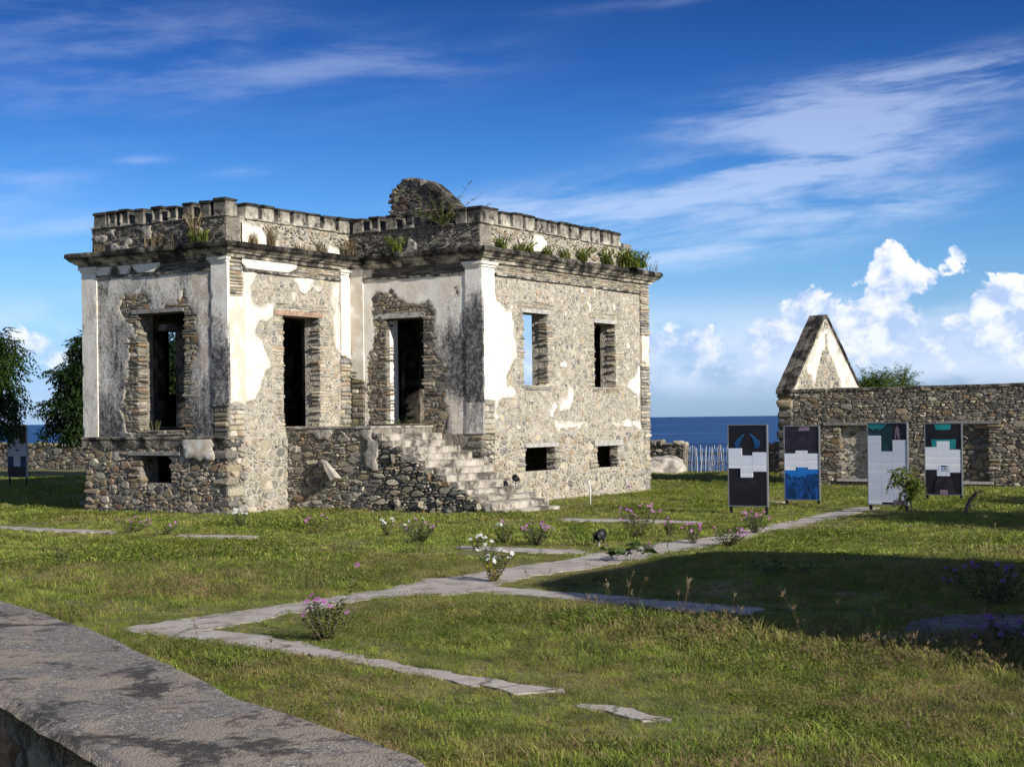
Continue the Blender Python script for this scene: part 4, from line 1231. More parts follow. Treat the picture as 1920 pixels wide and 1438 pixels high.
    for i in range(1, NSTEP + 1):
        n = 44; V = []; F = []
        x0 = sx(i - 1) - 0.06; x1 = sx(i); zt = sz(i); zb = -0.15 if i > 3 else sz(i) - 0.4
        brk = 0.45 if i in (9, 10) else 0.0
        for k in range(n + 1):
            y = SY0 + 0.02 + (SY1 - 0.02 - SY0 - 0.05) * k / n
            e = x1 + 0.035 * (f1(y * 3, i * 3.1, 900, 4) - 0.5) - 0.12 * max(0, f1(y * 1.6, i * 1.7, 901, 3) - 0.62) * 2 - brk * 0.2 * f1(y * 1.5, i, 905)
            d = 0.03 * (f1(y * 3, i, 902) - 0.5) - brk * 0.07 * f1(y * 2.0, i + 4, 906)
            lo = zt - 0.14
            for xx, zz in ((x0, zt + d * 0.5), (e - 0.03, zt + d), (e, zt + d - 0.02), (e + 0.004, lo), (x0, lo - 0.02)): V.append((xx, y, zz))
        for k in range(n):
            for q in range(4): F.append((k * 5 + q, k * 5 + q + 1, (k + 1) * 5 + q + 1, (k + 1) * 5 + q))
        F.append((4, 3, 2, 1, 0)); F.append(tuple(n * 5 + q for q in range(5)))
        mb = MB(); mb.add(V, F, (1.0, 0.98, 0.95)); ob = mb.obj('step', MATS['step_stone'], house, True); ob.modifiers.new('edges', 'EDGE_SPLIT').split_angle = R(38)
        mb = MB(); mb.box(sx(i - 1) - (0.0 if i > 1 else 0.0), sx(i) - 0.03, SY0 + 0.04, SY1 - 0.06, -0.2, sz(i) - 0.10); mb.obj('stair_core', grey, house)
    # stoop front and stair flank: dark, deeply jointed rubble
    def flank(s, z):
        return np.where(s <= sx(0), z < 1.60, (z < sz((s - 2.09) / 0.248) - 0.10) & (s < sx(NSTEP) - 0.15))
    for poly, A in rubble(0.03, sx(NSTEP), -0.1, 1.60, 0.088, 2.4, 0.15, 0.016, 951, (), flank, 0.13):
        cxs = sum(p[0] for p in poly) / len(poly)
        st.dome(fs, poly, A, r.uniform(0.008, 0.05), tuple(c * 1.15 for c in pick(PAL_GREY, r)), r)
    for q in range(16):      # loose lumps fallen from the stair's edge
        s = r.uniform(2.3, 4.7); z = (sz((s - 2.09) / 0.248) - 0.12) * r.uniform(0.0, 0.95)
        w = r.uniform(0.06, 0.15); st.slab(fs.p(s - w / 2, z - 0.05, r.uniform(0.03, 0.10)), fs.p(s + w / 2, z + r.uniform(0.03, 0.10), -0.1), pick(PAL_GREY, r), r, 0.025, 0.3)
    fld = lambda S, Z: fbm(S * 1.4, Z * 1.1, 960, 4) - 0.50 + 0.16 * np.clip((Z - 1.0), -0.5, 0.6) - 0.25 * np.abs(S - 1.6) * 0.35
    mb = plaster(fs, 0.3, 2.3, 0.5, 1.58, fld, lambda S, Z: (0.62 + 0 * S, 0.7 + 0 * S), 0.045, 0.025, 0.045, seed=22)
    plaster_parts(mb, house)
    # a shard of render that has slid down and leans out of the joints
    mb = MB()
    sh = [(0.98, 1.02), (1.06, 1.00), (1.42, 0.66), (1.30, 0.60)]
    mb.add([fs.p(a, b, 0.16) for a, b in sh] + [fs.p(a, b - 0.02, 0.06) for a, b in sh], [(3, 2, 1, 0), (0, 1, 5, 4), (1, 2, 6, 5), (2, 3, 7, 6), (3, 0, 4, 7)], (0.60, 0.8, 0.6))
    mb.v[2] = (mb.v[2][0], mb.v[2][1] - 0.1, mb.v[2][2]); mb.v[3] = (mb.v[3][0], mb.v[3][1] - 0.1, mb.v[3][2])
    mb.obj('render_shard', MATS['old_plaster'], house)

    # ---- rubble tail of the west stair, seen past the left corner
    mb = MB()
    for i in range(1, 9): mb.box(XL - 0.25 * i - 0.05, XL - 0.25 * (i - 1) - 0.06, YB - 2.1, YB - 0.05, -0.2, 1.35 - 0.16 * i)
    mb.obj('west_stair', grey, house)
    fw = Face(0, YB - 2.1, 1, 0, 0, -1)
    for poly, A in rubble(XL - 2.0, XL - 0.06, -0.1, 1.3, 0.15, 1.5, 0.15, 0.02, 955, (), lambda s, z: z < 1.25 + (s - XL) * 0.62):
        st.dome(fw, poly, A, r.uniform(0.03, 0.10), pick(PAL_BROWN, r), r)
    st.build(house, 300)
build_house()

# ------------------------------------------------------------------ the long ruined wall with its gable, on the right
RX0, RY0, RX1, RYB = -15.80, 38.34, -1.5, 44.2
def build_ruin():
    r = random.Random(33)
    ruin = empty('ruined_storehouse', frame(RX0, RY0), -YAW)
    tag(ruin, 'long grey rubble wall with one steep white gable standing at its left end', 'ruin')
    L = RX1 - RX0
    F = Face(0, 0, 1, 0, 0, -1)
    H = 2.40
    def top(s): return H + 0.02 * (f1(s * 1.5, 2.0, 30) - 0.5) + 0.006 * s - (0.05 if s < 0.1 else 0)
    ops = [(1.62, 2.48, 0.17, 1.49), (4.10, 5.30, 0.10, 1.50)]
    mb = MB()
    wall_boxes(mb, F, 0, L, -0.2, H - 0.03, 0.55, ops); mb.obj('wall', MATS['earth_mortar'], ruin)
    # blocked doorways: plaster at the back of the first, stone in the second
    mb = MB(); mb.box(1.60, 2.5, 0.12, 0.5, 0.1, 1.5); mb.obj('door_blocking', MATS['lime_mortar'], ruin)
    mb = MB(); mb.box(4.05, 5.35, 0.14, 0.5, 0.0, 1.52); mb.obj('door_blocking', MATS['earth_mortar'], ruin)
    st = Stones(); st.tilt = 0.45
    for poly, A in rubble(0.0, 8.2, -0.1, H + 0.02, 0.098, 2.0, 0.07, 0.014, 301, ops, None, 0.13):
        st.dome(F, poly, A, r.uniform(0.006, 0.034), tuple(c * 1.15 for c in pick(PAL_GREY, r)), r)
    for poly, A in rubble(8.2, L, -0.1, H + 0.02, 0.24, 1.7, 0.16, 0.020, 302, ()):
        st.dome(F, poly, A, r.uniform(0.02, 0.06), pick(PAL_GREY, r), r)
    FI = Face(0, 0.14, 1, 0, 0, -1)
    for poly, A in rubble(4.10, 5.30, 0.0, 1.50, 0.15, 1.7, 0.15, 0.02, 303):
        st.dome(FI, poly, A, r.uniform(0.02, 0.06), tuple(c * 1.1 for c in pick(PAL_BROWN, r)), r)
    FJ = Face(0, 0.12, 1, 0, 0, -1)
    for poly, A in rubble(1.64, 2.46, 0.17, 1.48, 0.11, 1.6, 0.15, 0.03, 305):
        if r.random() < 0.7: st.dome(FJ, poly, A, r.uniform(0.005, 0.03), pick(PAL_TAN, r), r)
    for o in ops:
        for e, sd in ((o[0], -1), (o[1], 1)): jamb(st, F, e, sd, o[2], o[3], PAL_GREY, r, 0.2, 0.06, 0.12, 0.15, 0.3, 0.05)
    # coping: a thin grey bed along the top
    n = 130; V = []; Q = []; C = []
    for k in range(n + 1):
        s = L * k / n; t = top(s)
        for oo, z in ((0.03 + 0.02 * (f1(s * 3, 0, 31) - 0.5), t - 0.06), (0.025, t), (-0.55, t + 0.02), (-0.57, t - 0.1)): V.append(F.p(s, z, oo)); C.append((0.62, 0.60, 0.56))
    for k in range(n):
        for q in range(3): Q.append((k * 4 + q, (k + 1) * 4 + q, (k + 1) * 4 + q + 1, k * 4 + q + 1))
    mb = MB(); mb.add(V, Q, C); mb.obj('coping', MATS['cornice_stone'], ruin)
    for a, b, z in ((1.20, 2.55, 1.49), (4.05, 5.58, 1.50)):
        mb = MB(); mb.box(a, b, -0.06, 0.3, z, z + 0.07); mb.obj('lintel', MATS['grey_timber'], ruin)
    for a, b, z in ((1.55, 2.55, 0.10), (4.02, 5.4, 0.06)):
        mb = MB(); mb.box(a, b, -0.07, 0.2, z, z + 0.06); mb.obj('sill', MATS['concrete_lintel'], ruin)
    # gable wall, running back from the left end
    GL = RYB - RY0 - 0.2
    FG = Face(0.36, 0, 0, 1, 1, 0)
    apex = (2.95, 4.42)
    pts = [(0.0, -0.2), (0.0, 2.40), (2.28, 4.32), (2.48, 4.33), (4.95, 2.50), (GL, 2.40), (GL, 2.30), (5.0, 2.38), (4.3, 2.36), (4.1, 2.1), (4.0, 1.2), (3.9, -0.2)]  # unseen gap below the rear slope, added to let sun through to the gate
    n = len(pts)
    mb = MB()
    mb.add([FG.p(a, b, 0) for a, b in pts] + [FG.p(a, b, -0.36) for a, b in pts], [tuple(range(n)), tuple(range(2 * n - 1, n - 1, -1))] + [((i + 1) % n, i, n + i, n + (i + 1) % n) for i in range(n)])
    mb.obj('gable_wall', MATS['lime_mortar'], ruin)
    # plaster on the gable: a triangle with its middle fallen away and a slit near the top
    def fg(S, Z):
        F_ = sdf_poly(S, Z, [(0.12, 2.35), (2.38, 4.29), (4.9, 2.45), (4.9, 2.0), (0.12, 2.0)])
        mid = sdf_poly(S, Z, [(1.35, 2.2), (1.75, 2.9), (2.15, 3.45), (2.5, 3.45), (3.0, 3.0), (3.8, 2.2)])
        slit = sdf_rect(S, Z, 2.28, 2.50, 3.45, 3.90)
        F_ = np.minimum(F_, np.minimum(-mid, -slit))
        return np.minimum(F_, 0.62 - fbm(S * 1.5, Z * 0.9, 35, 4) + 0.05)
    mb = plaster(FG, 0.05, 5.0, 2.2, 4.4, fg, lambda S, Z: (0.22 + 0.35 * fbm(S, Z, 36, 2), 0.35 + 0 * S), 0.05, 0.03, 0.0, seed=31)
    plaster_parts(mb, ruin)
    for poly, A in rubble(0.1, 5.0, 2.2, 4.4, 0.12, 1.3, 0.15, 0.022, 304, (), lambda s, z: (sdf_poly(s, z, pts) > 0.08) & (fg(s, z) < 0.06)):
        st.dome(FG, poly, A, r.uniform(0.005, 0.025), pick(PAL_TAN, r), r, -0.006)
    # two beds of black render lie on the slope, a gap between them
    for (o0, o1, up) in ((0.03, -0.17, 0.06), (-0.20, -0.40, 0.05)):
        V = []; Q = []
        k = 34
        path = [(-0.12, 2.34), (0.0, 2.44), (2.28, 4.35), (2.48, 4.36), (5.0, 2.48)]
        seg = []
        for (a, b), (c, d) in zip(path[:-1], path[1:]):
            m = max(1, int(math.hypot(c - a, d - b) / 0.12))
            seg += [(a + (c - a) * q / m, b + (d - b) * q / m) for q in range(m)]
        seg.append(path[-1])
        for i, (s, z) in enumerate(seg):
            w0 = 0.03 * (f1(i * 0.4, o0, 38) - 0.5); u = up + 0.03 * (f1(i * 0.5, o0 + 3, 39) - 0.5)
            for oo, zz in ((o0 + w0, z - 0.05), (o0 + w0, z + u), (o1 + w0, z + u), (o1 + w0, z - 0.05)): V.append(FG.p(s, zz, oo))
        for i in range(len(seg) - 1):
            for q in range(3): Q.append((i * 4 + q, (i + 1) * 4 + q, (i + 1) * 4 + q + 1, i * 4 + q + 1))
        Q.append((0, 1, 2, 3)); e = (len(seg) - 1) * 4; Q.append((e + 3, e + 2, e + 1, e))
        mb = MB(); mb.add(V, Q, (0.32, 0.31, 0.30)); mb.obj('gable_coping', MATS['cornice_stone'], ruin)
    for i in range(9):
        z = 0.1 + i * 0.26
        st.slab((-0.04 + r.uniform(-0.04, 0.02), -0.05, z), (0.4, 0.3, z + 0.24), pick(PAL_GREY, r), r, 0.02, 0.25)
    st.build(ruin, 300)
build_ruin()

# ------------------------------------------------------------------ boundary walls by the sea, stick gate
def build_boundary():
    r = random.Random(44)
    def low_wall(x0, x1, y, label, size, seed, h=0.95, thick=0.5):
        w = empty('boundary_wall', frame(x0, y), -YAW)
        tag(w, label, 'wall')
        F = Face(0, 0, 1, 0, 0, -1)
        L = x1 - x0
        mb = MB(); wall_boxes(mb, F, 0.03, L - 0.03, -0.3, h - 0.12, thick, []); mb.obj('core', MATS['earth_mortar'], w)
        st = Stones(); st.tilt = 0.45
        for poly, A in rubble(0, L, -0.1, h - 0.06, size * 0.72, 1.8, 0.12, 0.016, seed, (), None, 0.13):
            st.dome(F, poly, A, r.uniform(0.01, 0.06), pick(PAL_GREY, r), r)
        s = 0.0
        while s < L - 0.1:                                   # loose stones along the top
            q = min(r.uniform(0.15, 0.4), L - s)
            st.slab((s, -0.06 + r.uniform(-0.03, 0.03), h - 0.14), (s + q, r.uniform(0.2, 0.3), h + r.uniform(-0.06, 0.07)), pick(PAL_GREY, r), r, 0.03, 0.3)
            s += q
        z = -0.05
        while z < h - 0.1:
            q = r.uniform(0.08, 0.16)
            for e in (0.0, L): st.slab((e - 0.08, -0.05, z), (e + 0.08, 0.4, z + q), pick(PAL_GREY, r), r, 0.02, 0.3)
            z += q
        st.build(w, 120)
    low_wall(-24.6, -22.35, 46.2, 'low rubble wall between the house corner and the stick gate', 0.17, 401, 0.96)
    low_wall(-19.55, -16.2, 46.3, 'low rubble wall filling in between stick gate and gabled ruin', 0.16, 402, 0.90)
    low_wall(-53.5, -44.2, 43.7, 'low rubble sea wall behind the dark tree on the left', 0.24, 403, 1.02)
    gate = empty('stick_gate', frame(-22.25, 46.2, -0.06), -YAW)
    tag(gate, 'pale gate of upright sticks tied to rails in front of the sea', 'gate')
    def stick(x, y, z0, z1, rad, lean, col, name='stick'):
        mb = MB(); V = []; n = 5; k = 5
        for j in range(k + 1):
            t = j / k
            bx = x + lean * t + 0.012 * math.sin(t * 7 + x * 9); by = y + 0.01 * math.sin(t * 5 + x * 4)
            rr = rad * (1 - 0.25 * t)
            for i in range(n): V.append((bx + rr * math.cos(i * 2 * math.pi / n), by + rr * math.sin(i * 2 * math.pi / n), z0 + (z1 - z0) * t))
        Q = [(j * n + i, j * n + (i + 1) % n, (j + 1) * n + (i + 1) % n, (j + 1) * n + i) for j in range(k) for i in range(n)] + [tuple(k * n + i for i in range(n))]
        mb.add(V, Q, col); mb.obj(name, MATS['stick_wood'], gate, True)
    for k in range(36):
        x = 0.10 + k * 0.0735 + r.uniform(-0.02, 0.02)
        c = r.uniform(0.75, 1.15)
        stick(x, r.uniform(-0.02, 0.02), -0.02, 0.86 + r.uniform(-0.05, 0.07), r.uniform(0.011, 0.017), r.uniform(-0.05, 0.04), (c, c, c) if k != 15 else (0.9, 0.6, 0.4))
    for z in (0.06, 0.33, 0.62):
        mb = MB(); mb.box(0.0, 2.72, 0.022, 0.05, z, z + 0.035, (0.35, 0.32, 0.28)); mb.obj('rail', MATS['stick_wood'], gate)
    mb = MB(); mb.box(-0.03, 0.05, -0.04, 0.06, -0.1, 0.96, (0.8, 0.68, 0.55)); mb.obj('post', MATS['stick_wood'], gate)
    mb = MB(); mb.box(2.68, 2.75, -0.04, 0.06, -0.1, 0.9, (0.6, 0.55, 0.48)); mb.obj('post', MATS['stick_wood'], gate)
build_boundary()

def lump(name, loc, size, mat, seed, rough=0.25, sub=3):
    r = random.Random(seed)
    import bmesh
    bm = bmesh.new()
    bmesh.ops.create_icosphere(bm, subdivisions=sub, radius=1.0)
    for v in bm.verts:
        p = v.co
        k = 1 + rough * ((f1(p.x * 1.3 + seed, p.y * 1.3 + p.z * 0.9, seed, 3) - 0.5) * 2 + (f1(p.z * 2.6 + seed, p.x * 2.6 - p.y, seed + 5, 3) - 0.5))
        v.co = (p.x * size[0] * k, p.y * size[1] * k, p.z * size[2] * k)
    mb = MB(); bm.verts.ensure_lookup_table()
    mb.add([tuple(v.co) for v in bm.verts], [tuple(v.index for v in f.verts) for f in bm.faces]); bm.free()
    o = mb.obj(name, mat, None, True); o.location = loc
    return o
b = lump('boulder', frame(-22.75, 45.5, 0.1), (0.85, 0.55, 0.42), MATS['boulder_stone'], 5)
tag(b, 'pale weathered boulder lying at the foot of the stick gate', 'boulder')

# ------------------------------------------------------------------ thick low wall in the foreground
def build_front_wall():
    r = random.Random(55)
    w = empty('garden_wall', (-2.2, 8.0, 0))
    tag(w, 'thick low wall with a broad stained concrete top in the near left corner', 'wall')
    far = [(-9.6, 18.45), (-6.9, 15.1), (-4.8, 12.44), (-3.43, 10.73), (-2.8, 9.78), (-2.25, 8.88), (-1.57, 7.58), (-1.12, 6.68), (-0.85, 6.3), (-0.6, 5.92), (-0.33, 5.57), (-0.27, 5.36), (-0.22, 4.9), (-0.1, 4.3)]
    near = [(-7.6, 15.4), (-5.3, 11.8), (-3.34, 8.65), (-2.16, 6.76), (-1.62, 5.83), (-1.34, 5.38), (-1.04, 4.90), (-0.55, 4.1)]
    def resample(pl, n):
        P = np.array(pl); d = np.concatenate([[0], np.cumsum(np.hypot(*np.diff(P, axis=0).T))])
        t = np.linspace(0, d[-1], n)
        return np.stack([np.interp(t, d, P[:, 0]), np.interp(t, d, P[:, 1])], 1)
    n, m = 170, 26
    a, b = resample(far, n), resample(near, n)
    V = []; C = []
    for i in range(n):
        for j in range(m):
            t = j / (m - 1)
            x, y = a[i] * (1 - t) + b[i] * t
            e = min(t, 1 - t)
            dirn = a[i] - b[i]; dirn = dirn / np.linalg.norm(dirn)
            wob = (f1(i * 0.11, t * 3, 700, 4) - 0.5) * 0.07 * (1 if e < 0.03 else 0.3) - (0.05 * max(0.0, f1(i * 0.45, t * 3 + 9, 704, 3) - 0.5) if e < 0.03 else 0.0) * (1 if t < 0.5 else -1)
            x += dirn[0] * wob; y += dirn[1] * wob
            z = 0.6 + 0.022 * (f1(x * 2.2 + 30, y * 2.2, 701, 4) - 0.5) + 0.012 * (f1(x * 9 + 30, y * 9, 702, 3) - 0.5) - (0.035 if e < 0.001 else 0.0)
            V.append((x + 2.2, y - 8.0, z)); C.append((1, 1, 1))
    top = len(V)
    F = [(i * m + j, (i + 1) * m + j, (i + 1) * m + j + 1, i * m + j + 1) for i in range(n - 1) for j in range(m - 1)]
    # edges of the slab turn down
    ring = [i * m for i in range(n)] + [(n - 1) * m + j for j in range(1, m)] + [i * m + m - 1 for i in range(n - 2, -1, -1)]
    base = len(V)
    for k, q in enumerate(ring):
        x, y, z = V[q]; V.append((x, y, z - 0.085 - 0.03 * f1(k * 0.3, 1, 703))); C.append((0.7, 0.68, 0.65))
    for k in range(len(ring) - 1): F.append((ring[k], ring[k + 1], base + k + 1, base + k))
    mb = MB(); mb.add(V, F, C); mb.obj('cap_slab', MATS['wall_cap_concrete'], w, True)
    # body under it, a little set back
    V = []; F = []
    a2 = a * 0.94 + b * 0.06; b2 = b * 0.94 + a * 0.06
    for i in range(n):
        for (q, z) in ((a2[i], 0.53), (a2[i], -0.2), (b2[i], -0.2), (b2[i], 0.53)): V.append((q[0] + 2.2, q[1] - 8.0, z))
    for i in range(n - 1):
        for k in (0, 2): F.append((i * 4 + k, (i + 1) * 4 + k, (i + 1) * 4 + k + 1, i * 4 + k + 1))
    e = (n - 1) * 4; F.append((e, e + 1, e + 2, e + 3))
    mb = MB(); mb.add(V, F); mb.obj('body', MATS['earth_mortar'], w)
    st = Stones()
    for (pa, pb, flip) in ((near[1], near[4], 1), (near[4], near[6], 1), (far[3], far[10], -1)):
        dx, dy = pb[0] - pa[0], pb[1] - pa[1]; L = math.hypot(dx, dy); ex, ey = dx / L, dy / L
        nx, ny = (ey, -ex) if flip < 0 else (ey, -ex)
        nx, ny = (-ey, ex) if flip < 0 else (ey, -ex)
        # outward normals: away from the wall's middle line
        mx, my = (pa[0] + pb[0]) / 2 - (-2.2 if True else 0), 0
        cxm, cym = (a2.mean(0) + b2.mean(0)) / 2
        k = int(np.argmin(np.hypot(a2[:, 0] - (pa[0] + pb[0]) / 2, a2[:, 1] - (pa[1] + pb[1]) / 2)))
        mid = (a2[k] + b2[k]) / 2
        if nx * ((pa[0] + pb[0]) / 2 - mid[0]) + ny * ((pa[1] + pb[1]) / 2 - mid[1]) < 0: nx, ny = -nx, -ny
        Fc = Face(pa[0] + 2.2 - nx * 0.10, pa[1] - 8.0 - ny * 0.10, ex, ey, nx, ny)
        for poly, A in rubble(0, L, -0.1, 0.52, 0.22, 1.25, 0.2, 0.03, 560 + int(L * 10)):
            st.dome(Fc, poly, A, r.uniform(0.05, 0.11), pick(PAL_GREY, r), r)
    st.build(w, 120)
build_front_wall()

# ------------------------------------------------------------------ paths: old foundation strips in the grass
PATHS = {
 'a': [(-3.33, 13.72), (-2.99, 14.2), (-2.66, 14.76), (-2.09, 15.62), (-1.74, 16.16), (-1.35, 16.73), (-0.97, 17.82), (-0.39, 18.44), (0.11, 19.2), (0.64, 19.86), (1.01, 20.68), (1.38, 21.14), (1.97, 22.24), (2.84, 23.32), (3.91, 25.22), (4.83, 27.09), (5.74, 28.94), (6.56, 30.55), (6.87, 30.1), (5.94, 28.08), (4.97, 25.94), (3.77, 23.82), (2.74, 21.93), (1.9, 20.64), (1.56, 19.89), (0.91, 18.74), (0.28, 18.04), (-0.14, 17.31), (-0.19, 16.7), (-0.45, 16.21), (-1.29, 15.96), (-1.66, 15.43), (-1.99, 14.82), (-2.26, 14.05), (-2.56, 13.64), (-2.77, 13.39)],
 'b': [(-0.36, 16.99), (0.52, 16.25), (1.22, 15.58), (1.82, 14.97), (2.29, 14.5), (2.04, 14.12), (1.51, 14.46), (0.93, 15.07), (0.19, 15.84), (-0.45, 16.26)],
 'c': [(-2.73, 13.59), (-2.26, 13.24), (-1.7, 12.65), (-1.12, 11.88), (-0.62, 11.25), (-0.24, 10.89), (0.12, 10.58), (0.32, 10.39), (0.3, 10.21), (-0.02, 10.27), (-0.41, 10.62), (-0.84, 11.17), (-1.35, 11.77), (-1.89, 12.22), (-2.48, 12.78), (-2.88, 13.07), (-3.33, 13.58)],
 'd': [(0.39, 9.91), (0.6, 9.84), (0.74, 9.61), (0.92, 9.37), (0.84, 9.24), (0.64, 9.44), (0.43, 9.66)],
 'e': [(-0.76, 22.19), (-0.02, 21.8), (0.83, 21.31), (0.94, 20.7), (-0.02, 21.09), (-0.74, 21.73)],
 'f': [(0.81, 27.88), (1.98, 27.36), (3.15, 26.56), (3.06, 25.9), (1.92, 26.66), (0.79, 27.3)],
 'g': [(-8.89, 27.84), (-7.71, 26.95), (-6.5, 26.21), (-6.41, 25.7), (-7.51, 26.26), (-8.66, 27.12)],
 'h': [(-5.25, 25.02), (-3.91, 24.45), (-3.84, 23.89), (-5.13, 24.43)],
 'i': [(4.58, 33.03), (5.46, 32.4), (5.37, 32.0), (4.5, 32.42)],
}
def build_paths():
    for k, (key, poly) in enumerate(PATHS.items()):
        # refine the outline and fray it
        out = []
        n = len(poly)
        for i in range(n):
            a, b = poly[i], poly[(i + 1) % n]
            m = max(1, int(math.hypot(a[0] - b[0], a[1] - b[1]) / 0.07))
            for q in range(m):
                t = q / m; x, y = a[0] + (b[0] - a[0]) * t, a[1] + (b[1] - a[1]) * t
                x += (f1(x * 5 + 50, y * 5, 710 + k, 5) - 0.5) * 0.22; y += (f1(x * 5, y * 5 + 50, 730 + k, 5) - 0.5) * 0.30
                out.append((x, y))
        import bmesh
        bm = bmesh.new()
        z = 0.008 + 0.002 * k
        vs = [bm.verts.new((x, y, z)) for x, y in out]
        f = bm.faces.new(vs)
        if f.normal.z < 0: f.normal_flip()
        g = bmesh.ops.extrude_face_region(bm, geom=[f])
        for v in [e for e in g['geom'] if isinstance(e, bmesh.types.BMVert)]: v.co.z = z + float(gz(np.array([v.co.x]), np.array([v.co.y]))[0])
        for v in vs: v.co.z = -0.12
        bmesh.ops.triangulate(bm, faces=bm.faces[:])
        bm.verts.index_update()
        mb = MB(); mb.add([tuple(v.co) for v in bm.verts], [tuple(v.index for v in f.verts) for f in bm.faces]); bm.free()
        tag(mb.obj('path', MATS['path_concrete']), kind='structure')
build_paths()

# ------------------------------------------------------------------ exhibition boards
def mat_print():
    m, T = new_mat('printed_text')
    o = objco(T)
    s = T.n('ShaderNodeSeparateXYZ', {0: o})
    row = T.m('FRACT', T.m('MULTIPLY', s.outputs[2], 62.0))
    ink = T.m('MULTIPLY', T.smooth(row, 0.45, 0.55), T.smooth(T.noise(o, 130.0, 2.0, 0.6), 0.42, 0.50))
    para = T.smooth(T.noise(T.comb(0.0, 0.0, s.outputs[2]), 9.0, 2.0, 0.5), 0.40, 0.46)
    hue = T.noise(T.comb(0.0, 0.0, s.outputs[2]), 5.0, 2.0, 0.5)
    paper = T.mix(T.smooth(hue, 0.40, 0.60), (0.70, 0.73, 0.80, 1), (0.80, 0.80, 0.82, 1))
    c = T.mix(T.m('MULTIPLY', T.m('MULTIPLY', ink, para), 0.65), paper, (0.25, 0.33, 0.5, 1))
    finish(T, c, 0.45, None, spec=0.35)
    def pic(name, stops, scale, stretch=(1, 1, 1), rough=0.6, bands=0.0):
        m, T = new_mat(name)
        o = T.n('ShaderNodeMapping', {'Vector': objco(T), 'Scale': stretch}).outputs[0]
        n = T.noise(o, scale, 6.0, rough, 0.6)
        finish(T, T.ramp(n, stops), 0.4, None, spec=0.35)
    pic('print_dark', [(0.45, (0.010, 0.009, 0.012)), (0.62, (0.020, 0.014, 0.020)), (0.75, (0.05, 0.022, 0.045))], 5.0)
    pic('print_dusk', [(0.40, (0.014, 0.011, 0.016)), (0.60, (0.030, 0.024, 0.034)), (0.80, (0.065, 0.05, 0.07))], 7.0)
    pic('print_blue_sky', [(0.0, (0.010, 0.14, 0.46)), (1.0, (0.012, 0.17, 0.55))], 2.0)
    pic('print_blue_trees', [(0.36, (0.004, 0.016, 0.05)), (0.52, (0.006, 0.045, 0.17)), (0.70, (0.014, 0.11, 0.38))], 13.0, (1, 1, 0.45))
    pic('print_blue_light', [(0.35, (0.006, 0.06, 0.22)), (0.6, (0.02, 0.20, 0.55)), (0.8, (0.08, 0.36, 0.72))], 40.0)
    pic('print_teal', [(0.3, (0.010, 0.17, 0.18)), (0.7, (0.015, 0.24, 0.25))], 6.0)
    pic('print_leaves', [(0.40, (0.007, 0.020, 0.028)), (0.58, (0.012, 0.05, 0.062)), (0.72, (0.02, 0.13, 0.14))], 16.0)
    pic('print_mauve', [(0.3, (0.16, 0.115, 0.16)), (0.7, (0.25, 0.185, 0.24))], 9.0)
    pic('print_ink', [(0.0, (0.02, 0.05, 0.12)), (1.0, (0.05, 0.10, 0.22))], 60.0)
mat_print()

def board(label, foot, ang, W, zb, zt, spec, zleg=0.0):
    """foot: world xy of the left leg; ang: the board runs to the right and towards the viewer by this angle"""
    root = empty('exhibition_board', (foot[0], foot[1], 0), -ang)
    tag(root, label, 'display board', 'exhibition boards on the lawn')
    H = zt - zb
    for x in (0.02, W - 0.06):
        mb = MB(); mb.box(x, x + 0.045, 0.012, 0.05, -0.15, zb + 0.1); mb.obj('leg', MATS['black_paint'], root)
    fr = 0.018
    mb = MB()
    for a, b, c, d in ((0, W, zb, zb + fr), (0, W, zt - fr, zt), (0, fr, zb + fr, zt - fr), (W - fr, W, zb + fr, zt - fr)): mb.box(a, b, -0.012, 0.06, c, d)
    mb.obj('frame', MATS['frame_aluminium'], root)
    mb = MB(); mb.box(fr, W - fr, 0.0, 0.045, zb + fr, zt - fr); back = mb.obj('panel', MATS[spec['back']], root)
    iw, ih = W - 2 * fr, H - 2 * fr
    lay = 0
    for kind, pts in spec['pieces']:
        y0 = -0.002 - 0.0008 * lay; lay += 1
        V = [(fr + u * iw, y0, zt - fr - v * ih) for u, v in pts]
        n = len(V)
        mb = MB(); mb.add(V + [(x, -0.0002, z) for x, _, z in V], [tuple(range(n))] + [((i + 1) % n, i, n + i, n + (i + 1) % n) for i in range(n)])
        mb.obj('text_block' if kind == 'printed_text' else 'picture', MATS[kind], back)
    return root
def rect(u0, u1, v0, v1): return [(u0, v1), (u1, v1), (u1, v0), (u0, v0)]
def ribs(side):
    out = []
    r = random.Random(5 + side)
    for k in range(9):
        t = k / 8
        cx = 0.5 + side * (0.10 + 0.16 * math.sin(t * 2.2)); cy = 0.115 + 0.165 * t
        w = 0.055 * (0.6 + math.sin(t * 3)); a = side * (0.55 - 0.5 * t)
        dx, dy = math.cos(a) * w, math.sin(a) * w * 0.45
        out.append(('print_blue_light', [(cx - dx, cy - dy + 0.003), (cx + dx, cy + dy + 0.003), (cx + dx, cy + dy - 0.003), (cx - dx, cy - dy - 0.005)]))
    return out
board('leftmost display board of the right-hand group, blue strokes on black above white text', (3.85, 28.75), R(29), 0.745, 0.14, 1.60, {'back': 'print_dark', 'pieces':
    ribs(-1) + ribs(1) + [('printed_text', rect(0.0, 0.355, 0.285, 0.535)), ('printed_text', rect(0.355, 0.64, 0.375, 0.65)), ('printed_text', rect(0.32, 0.356, 0.536, 0.65)), ('printed_text', rect(0.641, 1.0, 0.335, 0.575))]})
